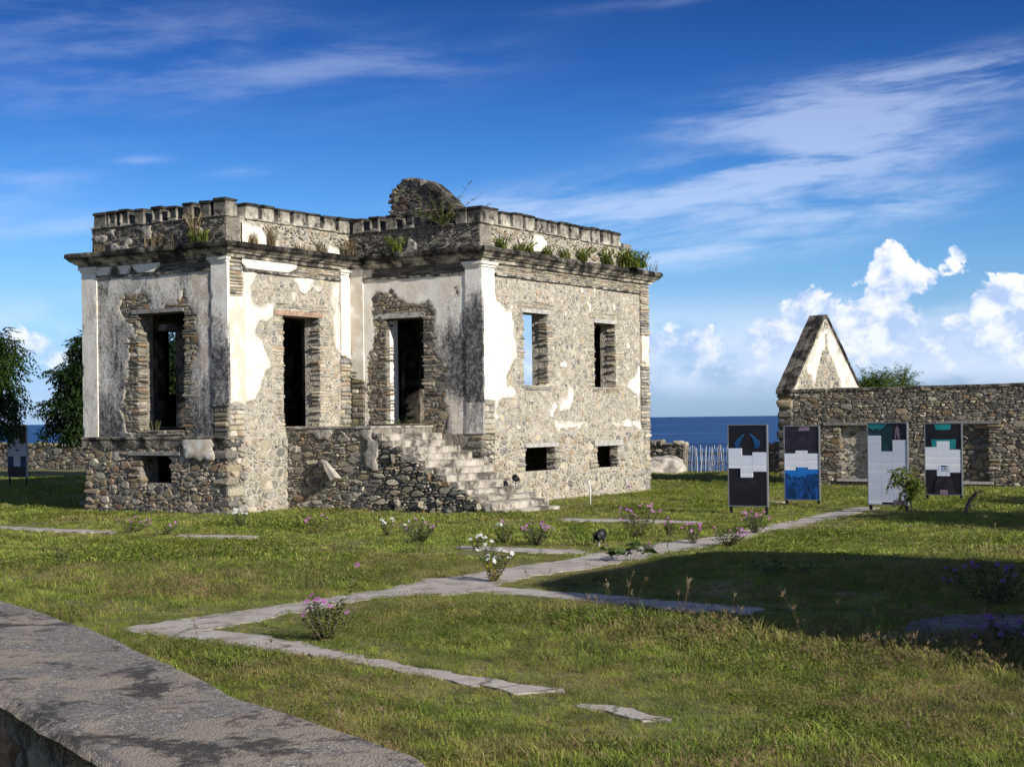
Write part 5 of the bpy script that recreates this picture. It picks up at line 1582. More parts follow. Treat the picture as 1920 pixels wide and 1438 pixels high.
board('display board with a bright blue night picture in its lower half', (5.30, 31.4), R(29), 0.72, 0.10, 1.55, {'back': 'print_dusk', 'pieces': [
    ('print_mauve', [(0.40, 0.06), (0.74, 0.06), (0.74, 0.0), (0.46, 0.0)]), ('printed_text', rect(0.0, 0.32, 0.37, 0.60)), ('printed_text', rect(0.32, 0.68, 0.33, 0.56)), ('printed_text', rect(0.681, 1.0, 0.37, 0.585)),
    ('print_blue_sky', [(0.0, 0.80), (1.0, 0.80), (1.0, 0.585), (0.64, 0.585), (0.64, 0.56), (0.36, 0.56), (0.36, 0.60), (0.0, 0.60)]), ('print_blue_trees', [(0, 1.0), (1, 1.0), (1, 0.66), (0.9, 0.64), (0.8, 0.655), (0.66, 0.65), (0.6, 0.69), (0.5, 0.675), (0.42, 0.70), (0.34, 0.69), (0.27, 0.675), (0.2, 0.71), (0.1, 0.65), (0, 0.64)])]})
board('tallest text display board, nearly all white columns, behind the leafy sapling', (6.49, 29.4), R(36), 0.77, 0.10, 1.60, {'back': 'print_dark', 'pieces': [
    ('print_teal', [(0.0, 0.10), (0.2, 0.09), (0.35, 0.075), (0.5, 0.0), (0.0, 0.0)]), ('print_leaves', [(0, 0.15), (0.34, 0.15), (0.34, 0.085), (0.22, 0.06), (0.12, 0.08), (0, 0.035)]), ('print_leaves', [(0.35, 0.34), (0.63, 0.34), (0.63, 0.02), (0.5, 0.03), (0.35, 0.10)]),
    ('print_mauve', [(0.70, 0.2), (0.72, 0.2), (0.74, 0.1), (0.79, 0.2), (0.82, 0.2), (0.81, 0.08), (0.76, 0.03), (0.71, 0.08)]),
    ('printed_text', rect(0.0, 0.34, 0.15, 1.0)), ('printed_text', rect(0.341, 0.64, 0.345, 0.975)), ('printed_text', rect(0.641, 1.0, 0.205, 0.945)), ('print_mauve', rect(0.66, 1.0, 0.95, 1.0))]})
board('farthest right display board with turquoise shapes above its white text', (8.38, 32.7), R(30), 0.76, 0.10, 1.56, {'back': 'print_dark', 'pieces': [
    ('print_teal', [(0.31, 0.085), (0.69, 0.085), (0.74, 0.0), (0.25, 0.0)]), ('print_teal', [(0.19, 0.36), (0.84, 0.36), (0.86, 0.22), (0.17, 0.22)]), ('printed_text', rect(0.0, 0.32, 0.33, 0.65)), ('printed_text', rect(0.32, 0.68, 0.245, 0.74)), ('printed_text', rect(0.681, 1.0, 0.365, 0.69)),
    ('print_ink', rect(0.43, 0.60, 0.592, 0.615)), ('print_blue_sky', rect(0.44, 0.48, 0.63, 0.65)), ('print_ink', rect(0.50, 0.59, 0.63, 0.645)), ('print_ink', rect(0.44, 0.59, 0.66, 0.668))] +
    [('print_ink', rect(0.365, 0.378, 0.595 + 0.027 * k, 0.603 + 0.027 * k)) for k in range(4)] + [('print_ink', rect(0.635, 0.648, 0.598 + 0.027 * k, 0.606 + 0.027 * k)) for k in range(4)] +
    [('print_dusk', [(0.22, 1.0), (0.80, 1.0), (0.74, 0.80), (0.64, 0.755), (0.36, 0.755), (0.28, 0.82)]), ('print_mauve', rect(0.40, 0.62, 0.935, 1.0))]})
board('lone display board standing in deep shade under the tree on the left', (-14.72, 46.9), R(20), 0.66, 0.22, 1.75, {'back': 'print_dark', 'pieces': [
    ('printed_text', rect(0.0, 1.0, 0.35, 0.60)), ('printed_text', rect(0.30, 0.68, 0.21, 0.349)), ('printed_text', rect(0.30, 0.68, 0.601, 0.80)), ('print_ink', rect(0.40, 0.58, 0.47, 0.50)), ('print_blue_trees', rect(0.69, 0.98, 0.61, 0.79)), ('print_blue_trees', rect(0.02, 0.29, 0.61, 0.79))]})

# ------------------------------------------------------------------ small things on the lawn
def tube(mb, pts, rads, n=6, col=(1, 1, 1), cap=True):
    b = []
    V = []
    P = [Vector(p) for p in pts]
    for i, p in enumerate(P):
        d = (P[min(i + 1, len(P) - 1)] - P[max(i - 1, 0)]).normalized()
        u = d.orthogonal().normalized(); w = d.cross(u)
        for k in range(n):
            a = 2 * math.pi * k / n
            V.append(tuple(p + (u * math.cos(a) + w * math.sin(a)) * rads[i]))
    Fs = [(i * n + k, i * n + (k + 1) % n, (i + 1) * n + (k + 1) % n, (i + 1) * n + k) for i in range(len(P) - 1) for k in range(n)]
    if cap: Fs += [tuple(range(n - 1, -1, -1)), tuple((len(P) - 1) * n + k for k in range(n))]
    mb.add(V, Fs, col)

def spotlight(loc, rz, label, s=1.0):
    root = empty('ground_spotlight', loc, rz)
    tag(root, label, 'lamp')
    mb = MB(); tube(mb, [(0, 0, -0.1), (0, 0, 0.09 * s)], [0.018 * s] * 2, 8); mb.obj('stake', MATS['concrete_lintel'], root)
    mb = MB(); tube(mb, [(0, -0.11 * s, 0.20 * s), (0, -0.10 * s, 0.20 * s), (0, 0.05 * s, 0.155 * s), (0, 0.09 * s, 0.143 * s)], [0.085 * s, 0.088 * s, 0.075 * s, 0.045 * s], 14); h = mb.obj('lamp_housing', MATS['black_paint'], root, True)
    mb = MB()
    for x in (-0.09 * s, 0.083 * s): mb.box(x, x + 0.007 * s, -0.03 * s, 0.02 * s, 0.06 * s, 0.18 * s)
    mb.box(-0.083 * s, 0.083 * s, -0.02 * s, 0.01 * s, 0.06 * s, 0.07 * s); mb.obj('bracket', MATS['black_paint'], root)
spotlight((1.163, 21.906, 0.0), 0.5, 'small black spotlight on a stub beside the concrete path', 0.85)
sp = frame(HX + 4.35, HY + 3.3)
spotlight((sp[0], sp[1], 0.47), -0.3, 'small black spotlight left on the lower stair', 0.75)
pp = frame(HX + 5.25, HY + 4.6)
mb = MB(); tube(mb, [(pp[0], pp[1], -0.05), (pp[0], pp[1], 0.42), (pp[0] - 0.02, pp[1], 0.50), (pp[0] - 0.06, pp[1], 0.53)], [0.013] * 4, 8)
tag(mb.obj('pipe', MATS['white_plastic'], None, True), 'thin white pipe sticking up beside the stair foot', 'pipe')

def slab_ruin():
    r = random.Random(66)
    for nm, lab, pts, z0, z1 in (('stone_slab', 'upper broken masonry slab in the shade at the right edge', [(3.05, 12.55), (3.5, 13.0), (4.6, 12.9), (6.2, 12.2), (6.0, 11.5), (4.6, 11.9), (3.25, 12.15)], -0.1, 0.13),
                                 ('stone_slab', 'lower broken masonry slab in the shade at the right edge', [(2.60, 12.15), (2.75, 12.45), (3.0, 12.4), (3.25, 12.1), (3.6, 11.75), (3.3, 11.7), (2.9, 11.95)], -0.1, 0.07)):
        n0 = len(pts); out = []
        for i in range(n0):
            a, b2 = pts[i], pts[(i + 1) % n0]
            for q in range(8):
                t = q / 8; out.append((a[0] + (b2[0] - a[0]) * t + r.uniform(-0.025, 0.025), a[1] + (b2[1] - a[1]) * t + r.uniform(-0.025, 0.025)))
        n = len(out); cx = sum(p[0] for p in out) / n; cy = sum(p[1] for p in out) / n
        V = [(x, y, z0) for x, y in out] + [(x + r.uniform(-0.02, 0.02), y, z1 - 0.05) for x, y in out] + [(x + (cx - x) * 0.04, y + (cy - y) * 0.06, z1 + r.uniform(-0.012, 0.012)) for x, y in out] + [(cx, cy, z1)]
        Fs = []
        for i in range(n):
            j = (i + 1) % n
            Fs += [(i, j, n + j, n + i), (n + i, n + j, 2 * n + j, 2 * n + i), (2 * n + i, 2 * n + j, 3 * n)]
        mb = MB(); mb.add(V, Fs); tag(mb.obj(nm, MATS['slab_concrete']), lab, 'slab', 'broken slabs at the right edge')
slab_ruin()

# ruined wall out of view to the right; the broad shadow on the lawn is its own
def shade_wall():
    w = empty('neighbouring_ruin', frame(1.5, 0), -YAW)
    tag(w, 'tall plain ruined wall standing beyond the right edge of the lawn', 'wall')
    F = Face(0, 0, 0, 1, -1, 0)
    pts = [(8.3, -0.2), (9.3, 1.70), (9.7, 2.0), (10.0, 2.5), (10.15, 3.0), (10.45, 3.45), (10.9, 3.9), (11.4, 4.35), (11.95, 4.74), (13.0, 4.80), (14.1, 4.76), (15.4, 4.82), (16.4, 4.72), (16.9, 4.4), (17.2, 4.0), (17.1, 3.3), (17.05, -0.2)]
    n = len(pts)
    mb = MB(); mb.add([F.p(a, b, 0) for a, b in pts] + [F.p(a, b, -0.6) for a, b in pts], [tuple(range(n - 1, -1, -1)), tuple(range(n, 2 * n))] + [(i, (i + 1) % n, n + (i + 1) % n, n + i) for i in range(n)])
    mb.obj('wall', MATS['earth_mortar'], w)
shade_wall()

# ------------------------------------------------------------------ plants
def quick_mesh(name, V, F, T, mat, smooth=False):
    V = np.asarray(V, dtype=np.float32); F = np.asarray(F, dtype=np.int32)
    me = bpy.data.meshes.new(name)
    k = F.shape[1]
    me.vertices.add(len(V)); me.vertices.foreach_set('co', V.ravel())
    me.loops.add(F.size); me.loops.foreach_set('vertex_index', F.ravel())
    me.polygons.add(len(F)); me.polygons.foreach_set('loop_start', np.arange(0, F.size, k, dtype=np.int32))
    me.update(calc_edges=True)
    at = me.attributes.new('tint', 'FLOAT_COLOR', 'POINT')
    arr = np.zeros((len(V), 4), dtype=np.float32); arr[:, 0] = T; arr[:, 3] = 1
    at.data.foreach_set('color', arr.ravel())
    if smooth: me.polygons.foreach_set('use_smooth', [True] * len(F))
    me.materials.append(mat)
    return me

def unit(v):
    return v / (np.linalg.norm(v, axis=-1, keepdims=True) + 1e-9)

def leaves(base, direc, length, width, tintv, rg, fold=0.25, droop=0.15):
    """one leaf per row: two half blades of two quads each, folded along the rib"""
    n = len(base)
    d = unit(direc)
    up = np.tile(np.array([0, 0, 1.0]), (n, 1)) + rg.normal(0, 0.35, (n, 3))
    side = unit(np.cross(d, up)); nrm = unit(np.cross(side, d))
    L = np.asarray(length).reshape(-1, 1); W = np.asarray(width).reshape(-1, 1)
    mid = base + d * L * 0.5 + nrm * L * 0.04
    tip = base + d * L - np.array([0, 0, 1.0]) * L * droop
    e = nrm * W * fold
    l = mid - side * W * 0.5 + e; r_ = mid + side * W * 0.5 + e
    V = np.stack([base, l, tip, r_, mid], 1).reshape(-1, 3)
    i = np.arange(n) * 5
    F = np.concatenate([np.stack([i, i + 4, i + 1], 1), np.stack([i + 4, i + 2, i + 1], 1), np.stack([i, i + 3, i + 4], 1), np.stack([i + 4, i + 3, i + 2], 1)])
    return V, F, np.repeat(tintv, 5)

def add_mesh(me, name, parent=None, loc=None, rot=None, scale=None):
    o = bpy.data.objects.new(name, me)
    COL.objects.link(o)
    if parent: o.parent = parent
    if loc is not None: o.location = loc
    if rot is not None: o.rotation_euler = rot
    if scale is not None: o.scale = (scale,) * 3
    return o

def flower_mesh(name, mat, rg):
    V = [(0, 0, 0.002)]; F = []; T = [0.0]
    for k in range(5):
        a = 2 * math.pi * k / 5
        b = len(V)
        for da, rr, z in ((-0.48, 0.62, 0.10), (-0.30, 1.0, 0.02), (0.30, 1.0, -0.04), (0.48, 0.60, 0.06)):
            V.append((math.cos(a + da) * rr, math.sin(a + da) * rr, z)); T.append(float(rg.uniform(0.2, 1.0)))
        F += [(0, b, b + 1), (0, b + 1, b + 2), (0, b + 2, b + 3)]
    return quick_mesh(name, np.array(V) * 0.024, np.array(F), np.array(T), mat)
frg = np.random.default_rng(3)
FLOWERS = {c: flower_mesh(c + '_flower', MATS[c + '_petal'], frg) for c in ('pink', 'white', 'purple')}

def periwinkle(label, loc, h, w, nst, nfl, col, yellow, seed, leaf=0.052, tall=None):
    h *= 1.05; w *= 1.05
    rg = np.random.default_rng(seed)
    z0 = float(gz(np.array([loc[0]]), np.array([loc[1]]))[0])
    root = empty('periwinkle_plant', (loc[0], loc[1], z0))
    tag(root, label, 'flower', 'periwinkles growing in the lawn')
    mb = MB(); B = []; D = []; L = []; Wd = []; T = []; tips = []
    nst = int(nst * 1.15)
    for s in range(nst):
        a = rg.uniform(0, 2 * math.pi); rad = w * math.sqrt(rg.uniform(0.02, 1.0)); hh = h * rg.uniform(0.62, 1.0) * (1 - 0.25 * rad / w)
        if tall and s == 0: a, rad, hh = tall
        P = []
        for q in range(6):
            t = q / 5
            P.append((math.cos(a) * rad * t ** 0.8 + rg.normal(0, 0.006), math.sin(a) * rad * t ** 0.8 + rg.normal(0, 0.006), hh * t - 0.02))
        tube(mb, P, [0.0045 * (1 - 0.5 * q / 5) for q in range(6)], 4, (1, 1, 1), False)
        P = np.array(P); nl = max(5, int(hh / 0.028))
        for q in range(nl):
            t = 0.12 + 0.88 * (q + rg.uniform(0, 0.6)) / nl
            p = np.array([np.interp(t * 5, range(6), P[:, k]) for k in range(3)])
            b = rg.uniform(0, 2 * math.pi)
            for sgn in (0, math.pi):
                if rg.random() < 0.12: continue
                B.append(p); D.append((math.cos(b + sgn), math.sin(b + sgn), rg.uniform(0.1, 0.75) + 0.35 * t)); L.append(leaf * rg.uniform(0.65, 1.15)); Wd.append(leaf * rg.uniform(0.36, 0.5))
                T.append(float(np.clip(rg.uniform(0.05, 0.65) + (0.75 * yellow if (rg.random() < yellow and t < 0.65) else 0.0), 0, 1)))
        tips.append(P[-1])
    mb.obj('stems', MATS['dead_wood'], root)
    V, F, TT = leaves(np.array(B), np.array(D), L, Wd, np.array(T), rg)
    add_mesh(quick_mesh('foliage', V, F, TT, MATS['shrub_leaf']), 'foliage', root)
    order = rg.permutation(len(tips))
    nfl = int(nfl * 1.6)
    for k in range(nfl):
        p = tips[order[k % len(tips)]] + (0 if k < len(tips) else rg.normal(0, 0.03, 3))
        if tall and k == 0: p = tips[0]
        c = col if isinstance(col, str) else col[k % len(col)]
        add_mesh(FLOWERS[c], 'flower', root, (p[0] * 1.05, p[1] * 1.05, p[2] + 0.03), (rg.uniform(0.2, 1.2), rg.uniform(-0.4, 0.4), rg.uniform(-0.9, 0.9)), rg.uniform(0.9, 1.25))
    return root
periwinkle('pink periwinkle in front of the house, left of a darker neighbour', (-6.086, 25.75), 0.27, 0.32, 16, 9, 'pink', 0.1, 11)
periwinkle('dark low periwinkle with a few pink flowers, right of its pinker neighbour', (-5.45, 25.0), 0.24, 0.25, 14, 3, 'pink', 0.0, 12)
periwinkle('white-flowered periwinkle at the foot of the house corner', (-4.50, 26.5), 0.40, 0.16, 12, 7, 'white', 0.15, 13)
periwinkle('sparse yellowing periwinkle in front of the stoop wall', (-3.04, 25.0), 0.38, 0.22, 8, 4, 'pink', 0.7, 14)
periwinkle('small white periwinkle left of a broad pink one before the stoop', (-1.92, 24.3), 0.33, 0.12, 8, 5, 'white', 0.1, 15)
periwinkle('broad pink periwinkle in front of the middle of the stoop wall', (-1.32, 22.9), 0.36, 0.30, 20, 9, ('pink', 'white'), 0.1, 16)
periwinkle('low white periwinkle behind the big yellowing white one', (-0.50, 21.6), 0.26, 0.13, 9, 6, 'white', 0.05, 17)
periwinkle('large white periwinkle with yellow leaves growing on the path junction', (-0.22, 17.45), 0.44, 0.19, 18, 9, 'white', 0.85, 18)
periwinkle('pink and white periwinkle in front of the lowest stair', (-0.13, 22.6), 0.34, 0.15, 10, 4, ('pink', 'white'), 0.1, 19)
periwinkle('bushy pink periwinkle in front of the stair foot, right of a smaller one', (0.30, 22.2), 0.36, 0.26, 20, 11, 'pink', 0.1, 20)
periwinkle('tallest pink periwinkle, yellow-leaved, right of the stair foot', (1.80, 23.2), 0.56, 0.34, 22, 14, 'pink', 0.6, 21, tall=(2.0, 0.22, 0.74))
periwinkle('small pink periwinkle between the tallest one and the path', (2.25, 23.4), 0.30, 0.12, 7, 4, 'pink', 0.1, 22)
periwinkle('upright periwinkle leaning over the far edge of the path', (2.50, 22.3), 0.32, 0.18, 13, 7, 'pink', 0.15, 23)
periwinkle('dense round periwinkle with yellow leaves at the path edge', (2.90, 21.7), 0.30, 0.26, 22, 8, 'pink', 0.5, 24)
periwinkle('pink periwinkle under the leftmost board of the right-hand group', (3.62, 24.0), 0.38, 0.26, 18, 10, 'pink', 0.2, 25)
periwinkle('nearest pink periwinkle, yellow below, between the two near path arms', (-1.50, 12.75), 0.40, 0.20, 20, 8, 'pink', 0.55, 26, 0.05, tall=(0.6, 0.28, 0.58))
periwinkle('purple periwinkle in shade behind the upper broken slab', (4.35, 14.6), 0.46, 0.42, 26, 12, 'purple', 0.0, 27)
periwinkle('purple periwinkle in shade in front of the upper broken slab', (3.55, 11.35), 0.36, 0.40, 24, 12, 'purple', 0.0, 28)
periwinkle('little flowerless periwinkle seedling on the path behind the shadow', (1.76, 21.0), 0.17, 0.09, 7, 1, 'pink', 0.0, 29)

def herb(name, label, cat, loc, n, h, spread, leaf, wid, mat, seed, tintlo=0.1, tinthi=0.8, up=1.0, group=None):
    """leafy weed: leaves on short upright stems"""
    rg = np.random.default_rng(seed)
    B = []; D = []; L = []; W = []; T = []
    mb = MB()
    for s in range(n):
        a = rg.uniform(0, 6.283); rad = spread * math.sqrt(rg.random()); hh = h * rg.uniform(0.5, 1.0)
        x, y = math.cos(a) * rad, math.sin(a) * rad
        tube(mb, [(x * 0.5, y * 0.5, -0.02), (x * 0.8, y * 0.8, hh * 0.5), (x, y, hh)], [0.003, 0.0025, 0.0015], 4, (0.7, 0.8, 0.4), False)
        for q in range(max(3, int(hh / (leaf * 0.45)))):
            t = rg.uniform(0.15, 1.0); b = rg.uniform(0, 6.283)
            k = 0.5 + 0.5 * t
            B.append((x * k, y * k, hh * t)); D.append((math.cos(b), math.sin(b), rg.uniform(0.1, 0.9) * up)); L.append(leaf * rg.uniform(0.6, 1.2)); W.append(wid * rg.uniform(0.7, 1.2)); T.append(rg.uniform(tintlo, tinthi))
    root = empty(name, loc)
    tag(root, label, cat, group)
    mb.obj('stems', MATS['dead_wood'], root)
    V, F, TT = leaves(np.array(B), np.array(D), L, W, np.array(T), rg)
    add_mesh(quick_mesh('foliage', V, F, TT, MATS[mat]), 'foliage', root)
herb('weed', 'broad-leaved weed at the edge of the path, left of the shadow', 'weed', (1.36, 19.7, 0.0), 9, 0.20, 0.30, 0.16, 0.10, 'shrub_leaf', 41, 0.1, 0.6, 0.5)
herb('weed', 'pale green bushy weed in the lawn at the far left', 'weed', (-5.65, 20.1, 0.0), 12, 0.24, 0.16, 0.05, 0.02, 'weed_leaf', 42, 0.0, 0.4)
herb('weed', 'leafy green weed between the bushy pink periwinkle and the spotlight', 'weed', (0.78, 22.9, 0.0), 8, 0.18, 0.12, 0.07, 0.025, 'weed_leaf', 43, 0.0, 0.4)
herb('weed', 'dark leafy weed lying inside the big shadow', 'weed', (2.95, 17.6, 0.0), 22, 0.16, 0.45, 0.06, 0.03, 'shrub_leaf', 44, 0.1, 0.5)
herb('weed', 'yellow-green weed on the stoop top below the rust-coloured lintel', 'weed', (*frame(HX + 0.75, HY + 2.9)[:2], 1.62), 40, 0.16, 0.30, 0.06, 0.012, 'weed_leaf', 45, 0.3, 1.0)
herb('weed', 'green weed on the sill of the left-hand tall window', 'weed', (*frame(HX - 1.95, HY + 0.05)[:2], 1.60), 14, 0.26, 0.12, 0.05, 0.018, 'weed_leaf', 46, 0.2, 0.9)
herb('weed', 'green weed growing on the door threshold above the stair', 'weed', (*frame(HX + 1.35, HY + 3.65)[:2], 1.63), 18, 0.16, 0.30, 0.05, 0.02, 'weed_leaf', 47, 0.1, 0.6)
herb('weed', 'weed in the broken lower treads of the stair', 'weed', (*frame(HX + 4.45, HY + 3.0)[:2], 0.38), 22, 0.13, 0.25, 0.04, 0.018, 'weed_leaf', 48, 0.0, 0.5)

def tuft(label, x, y, z, n, h, spread, mat, seed, name='roof_grass', width=0.011):
    """grass clump growing in the masonry; x, y in the house's own axes"""
    rg = np.random.default_rng(seed)
    V = []; F = []; T = []
    for k in range(n):
        a = rg.uniform(0, 6.283); b = spread * math.sqrt(rg.random()); hh = h * rg.uniform(0.3, 1.0); lean = hh * (rg.uniform(0.15, 0.8) if mat == 'weed_leaf' else rg.uniform(0.05, 0.4))
        bx, by = math.cos(a) * b, math.sin(a) * b * 0.5; c = rg.uniform(0, 6.283); w = width * rg.uniform(0.6, 1.2) * (1.0 if mat == 'weed_leaf' else 0.6); t0 = rg.random(); i = len(V)
        ux, uy = math.cos(c + 1.57) * w, math.sin(c + 1.57) * w
        for t, kk in ((0, 1), (0.5, 0.8), (0.85, 0.45), (1.0, 0.05)):
            dx = lean * t * t
            V += [(bx + math.cos(c) * dx - ux * kk, by + math.sin(c) * dx - uy * kk, hh * (t - 0.25 * t * t * rg.uniform(0, 1))), (bx + math.cos(c) * dx + ux * kk, by + math.sin(c) * dx + uy * kk, hh * (t - 0.25 * t * t * rg.uniform(0, 1)))]
            T += [t0, t0]
        for q in range(3): F.append((i + q * 2, i + q * 2 + 1, i + q * 2 + 3, i + q * 2 + 2))
    w = frame(HX + x, HY + y)
    o = add_mesh(quick_mesh(name, np.array(V), np.array(F), np.array(T), MATS[mat]), name, None, (w[0], w[1], z))
    o.rotation_euler = (0, 0, -YAW)
    tag(o, label, 'weed', 'plants growing on the house top')
CT = 5.165
tuft('tall dry grass clump on the cornice beside the front corner', -0.72, -0.10, CT, 70, 0.75, 0.13, 'dry_grass', 61)
tuft('yellow-green clump at the foot of the tall dry grass on the cornice', -0.55, -0.14, CT, 90, 0.30, 0.22, 'weed_leaf', 62)
tuft('dry reddish clump at the left end of the cornice', -3.25, -0.12, CT, 80, 0.20, 0.16, 'dry_grass', 63)
tuft('thin dry grass on the cornice left of the tall dry clump', -1.6, -0.12, CT, 45, 0.35, 0.45, 'dry_grass', 64)
tuft('straw tuft on the cornice just right of the front corner', 0.13, 0.62, CT, 60, 0.28, 0.12, 'dry_grass', 65)
tuft('tall straw tuft on the cornice above the clean plaster', 0.13, 1.15, CT, 70, 0.50, 0.12, 'dry_grass', 66)
tuft('low brown tuft on the cornice above the rust-coloured lintel', 0.13, 2.05, CT, 70, 0.22, 0.26, 'dry_grass', 67)
tuft('straw tuft on the cornice right of the low brown one', 0.13, 2.75, CT, 60, 0.32, 0.14, 'dry_grass', 68)
tuft('rusty dry tuft in the inner angle of the cornice', 0.22, 3.45, CT, 80, 0.42, 0.16, 'dry_grass', 69)
tuft('fresh green tuft on the cornice above the doorway', 1.35, 3.64, CT, 60, 0.38, 0.13, 'weed_leaf', 70)
tuft('pale tuft on the cornice just right of the doorway corner', 3.42, 4.35, CT, 60, 0.32, 0.14, 'weed_leaf', 71)
for k, (s, hh, n) in enumerate(((5.05, 0.24, 70), (5.4, 0.28, 70), (6.15, 0.26, 80), (6.9, 0.26, 80), (7.7, 0.36, 100))):
    tuft(['first', 'second', 'third', 'fourth', 'fifth'][k] + ' small green tuft from the left along the sunlit cornice', 3.42, s, CT, n, hh, 0.13, 'weed_leaf', 72 + k)
tuft('tall green clump on the sunlit cornice left of the yellow-green mass', 3.40, 8.8, CT, 90, 0.48, 0.20, 'weed_leaf', 80)
tuft('yellow-green mass of weeds over the right end of the cornice', 3.36, 9.75, CT, 520, 0.46, 0.55, 'weed_leaf', 81)
tuft('wispy grass at the far right tip of the cornice', 3.40, 10.75, CT, 60, 0.26, 0.32, 'dry_grass', 82)

def roof_shrub():
    rg = np.random.default_rng(91)
    w = frame(HX + 2.45, HY + 3.68)
    root = empty('roof_shrub', (w[0], w[1], 5.62), -YAW)
    tag(root, 'wiry green shrub with long bare shoots growing out of the parapet', 'shrub', 'plants growing on the house top')
    mb = MB(); B = []; D = []; L = []; W = []; T = []
    for k in range(30):
        a = rg.uniform(0, 6.283); reach = rg.uniform(0.15, 0.75); hh = rg.uniform(0.15, 0.75)
        if k < 5: a, reach, hh = [(0.2, 0.95, 0.62), (2.9, 0.9, 0.35), (0.05, 0.7, 0.85), (2.6, 0.55, 0.8), (0.4, 1.15, 0.40)][k]
        P = [np.array([math.cos(a) * reach * t, math.sin(a) * reach * t * 0.55, hh * (t ** 0.8)]) for t in (0, 0.25, 0.5, 0.75, 1.0)]
        tube(mb, [tuple(p) for p in P], [0.006, 0.005, 0.004, 0.003, 0.0015], 4, (1, 1, 1), False)
        for q in range(34):
            t = rg.uniform(0.1, 0.98) * 4; i = int(t); p = P[i] + (P[min(4, i + 1)] - P[i]) * (t - i)
            b = rg.uniform(0, 6.283)
            B.append(p); D.append((math.cos(b), math.sin(b), rg.uniform(0, 0.9))); L.append(rg.uniform(0.05, 0.09)); W.append(rg.uniform(0.014, 0.026)); T.append(rg.uniform(0.1, 0.7))
    mb.obj('stems', MATS['dead_wood'], root)
    V, F, TT = leaves(np.array(B), np.array(D), L, W, np.array(T), rg)
    add_mesh(quick_mesh('foliage', V, F, TT, MATS['weed_leaf']), 'foliage', root)
roof_shrub()

def frond_tree(label, name, loc, trunk_h, blobs, twigs, leaflets, leaf, wid, mat, seed, cat='tree', droop=0.5, trunk_r=0.14, twig_len=0.42, group=None, crown_name='crown'):
    """tree: trunk and limbs; the crown is twigs set through several lobes, each twig a row of leaflets"""
    rg = np.random.default_rng(seed)
    root = empty(name, loc)
    tag(root, label, cat, group)
    mb = MB()
    mid = np.mean([b[:3] for b in blobs], axis=0)
    base = np.array([0, 0, -0.2]); top = np.array([mid[0] * 0.2, mid[1] * 0.2, trunk_h])
    tube(mb, [tuple(base), tuple(base * 0.5 + top * 0.5 + [0.05, 0.03, 0]), tuple(top)], [trunk_r * 1.3, trunk_r, trunk_r * 0.75], 9)
    W = np.array([b[3] * b[4] * b[5] for b in blobs]); W = W / W.sum()
    for b in blobs:
        c = np.array(b[:3]); k = 3
        m = (top + c) / 2 + rg.normal(0, 0.12, 3)
        tube(mb, [tuple(top * 0.9), tuple(m), tuple(c)], [trunk_r * 0.55, trunk_r * 0.35, trunk_r * 0.14], 6)
        for q in range(7):
            e = c + unit(rg.normal(0, 1, 3)) * np.array(b[3:6]) * rg.uniform(0.6, 0.95)
            tube(mb, [tuple(c), tuple((c + e) / 2 + rg.normal(0, 0.05, 3)), tuple(e)], [trunk_r * 0.16, trunk_r * 0.09, trunk_r * 0.03], 4, cap=False)
    mb.obj('trunk', MATS['bark'], root, True)
    which = rg.choice(len(blobs), twigs, p=W)
    C = np.array([b[:3] for b in blobs])[which]; S = np.array([b[3:6] for b in blobs])[which]
    d = unit(rg.normal(0, 1, (twigs, 3)))
    rad = rg.uniform(0.35, 1.0, twigs) ** 0.6
    lump_ = 1.0 + 0.28 * np.sin(d[:, 0] * 5.1 + which) * np.cos(d[:, 1] * 4.3 + which * 2) + 0.18 * np.sin(d[:, 2] * 7.7)
    P = C + d * S * (rad * lump_)[:, None]
    td = unit(d * 0.8 + rg.normal(0, 0.45, (twigs, 3)) + np.array([0, 0, -droop]))
    shade = 0.20 + 0.55 * rg.random(twigs)
    B = []; D = []; T = []
    for k in range(leaflets):
        t = (k + 0.5) / leaflets
        sg = 1 if k % 2 else -1
        p = P + td * (twig_len * (t - 0.3)) - np.array([0, 0, 1.0]) * (t * t * 0.10)
        side = unit(np.cross(td, np.array([0, 0, 1.0]) + rg.normal(0, 0.2, (twigs, 3))))
        B.append(p); D.append(unit(side * sg + td * 0.5 + rg.normal(0, 0.2, (twigs, 3)) - np.array([0, 0, 0.15]))); T.append(np.clip(shade + rg.normal(0, 0.12, twigs), 0, 1))
    B = np.concatenate(B); D = np.concatenate(D); T = np.concatenate(T)
    V, F, TT = leaves(B, D, leaf * rg.uniform(0.7, 1.2, len(B)), wid * rg.uniform(0.7, 1.2, len(B)), T, rg, droop=0.25)
    add_mesh(quick_mesh(crown_name, V, F, TT, MATS[mat]), crown_name, root)
    return root
frond_tree('bright leafy tree cut by the left edge of the picture', 'leafy_tree', (-15.15, 44.2, 0), 1.7,
           [(0.6, 0, 3.3, 1.15, 1.2, 1.0), (-0.6, 0.2, 3.6, 1.4, 1.4, 1.0), (0.85, -0.2, 2.2, 0.95, 1.0, 0.75), (-0.4, -0.3, 2.3, 1.2, 1.1, 0.9), (-1.6, 0, 2.9, 1.3, 1.3, 1.1), (1.25, 0, 3.9, 0.55, 0.6, 0.40)], 3400, 10, 0.15, 0.06, 'tree_leaf', 101)
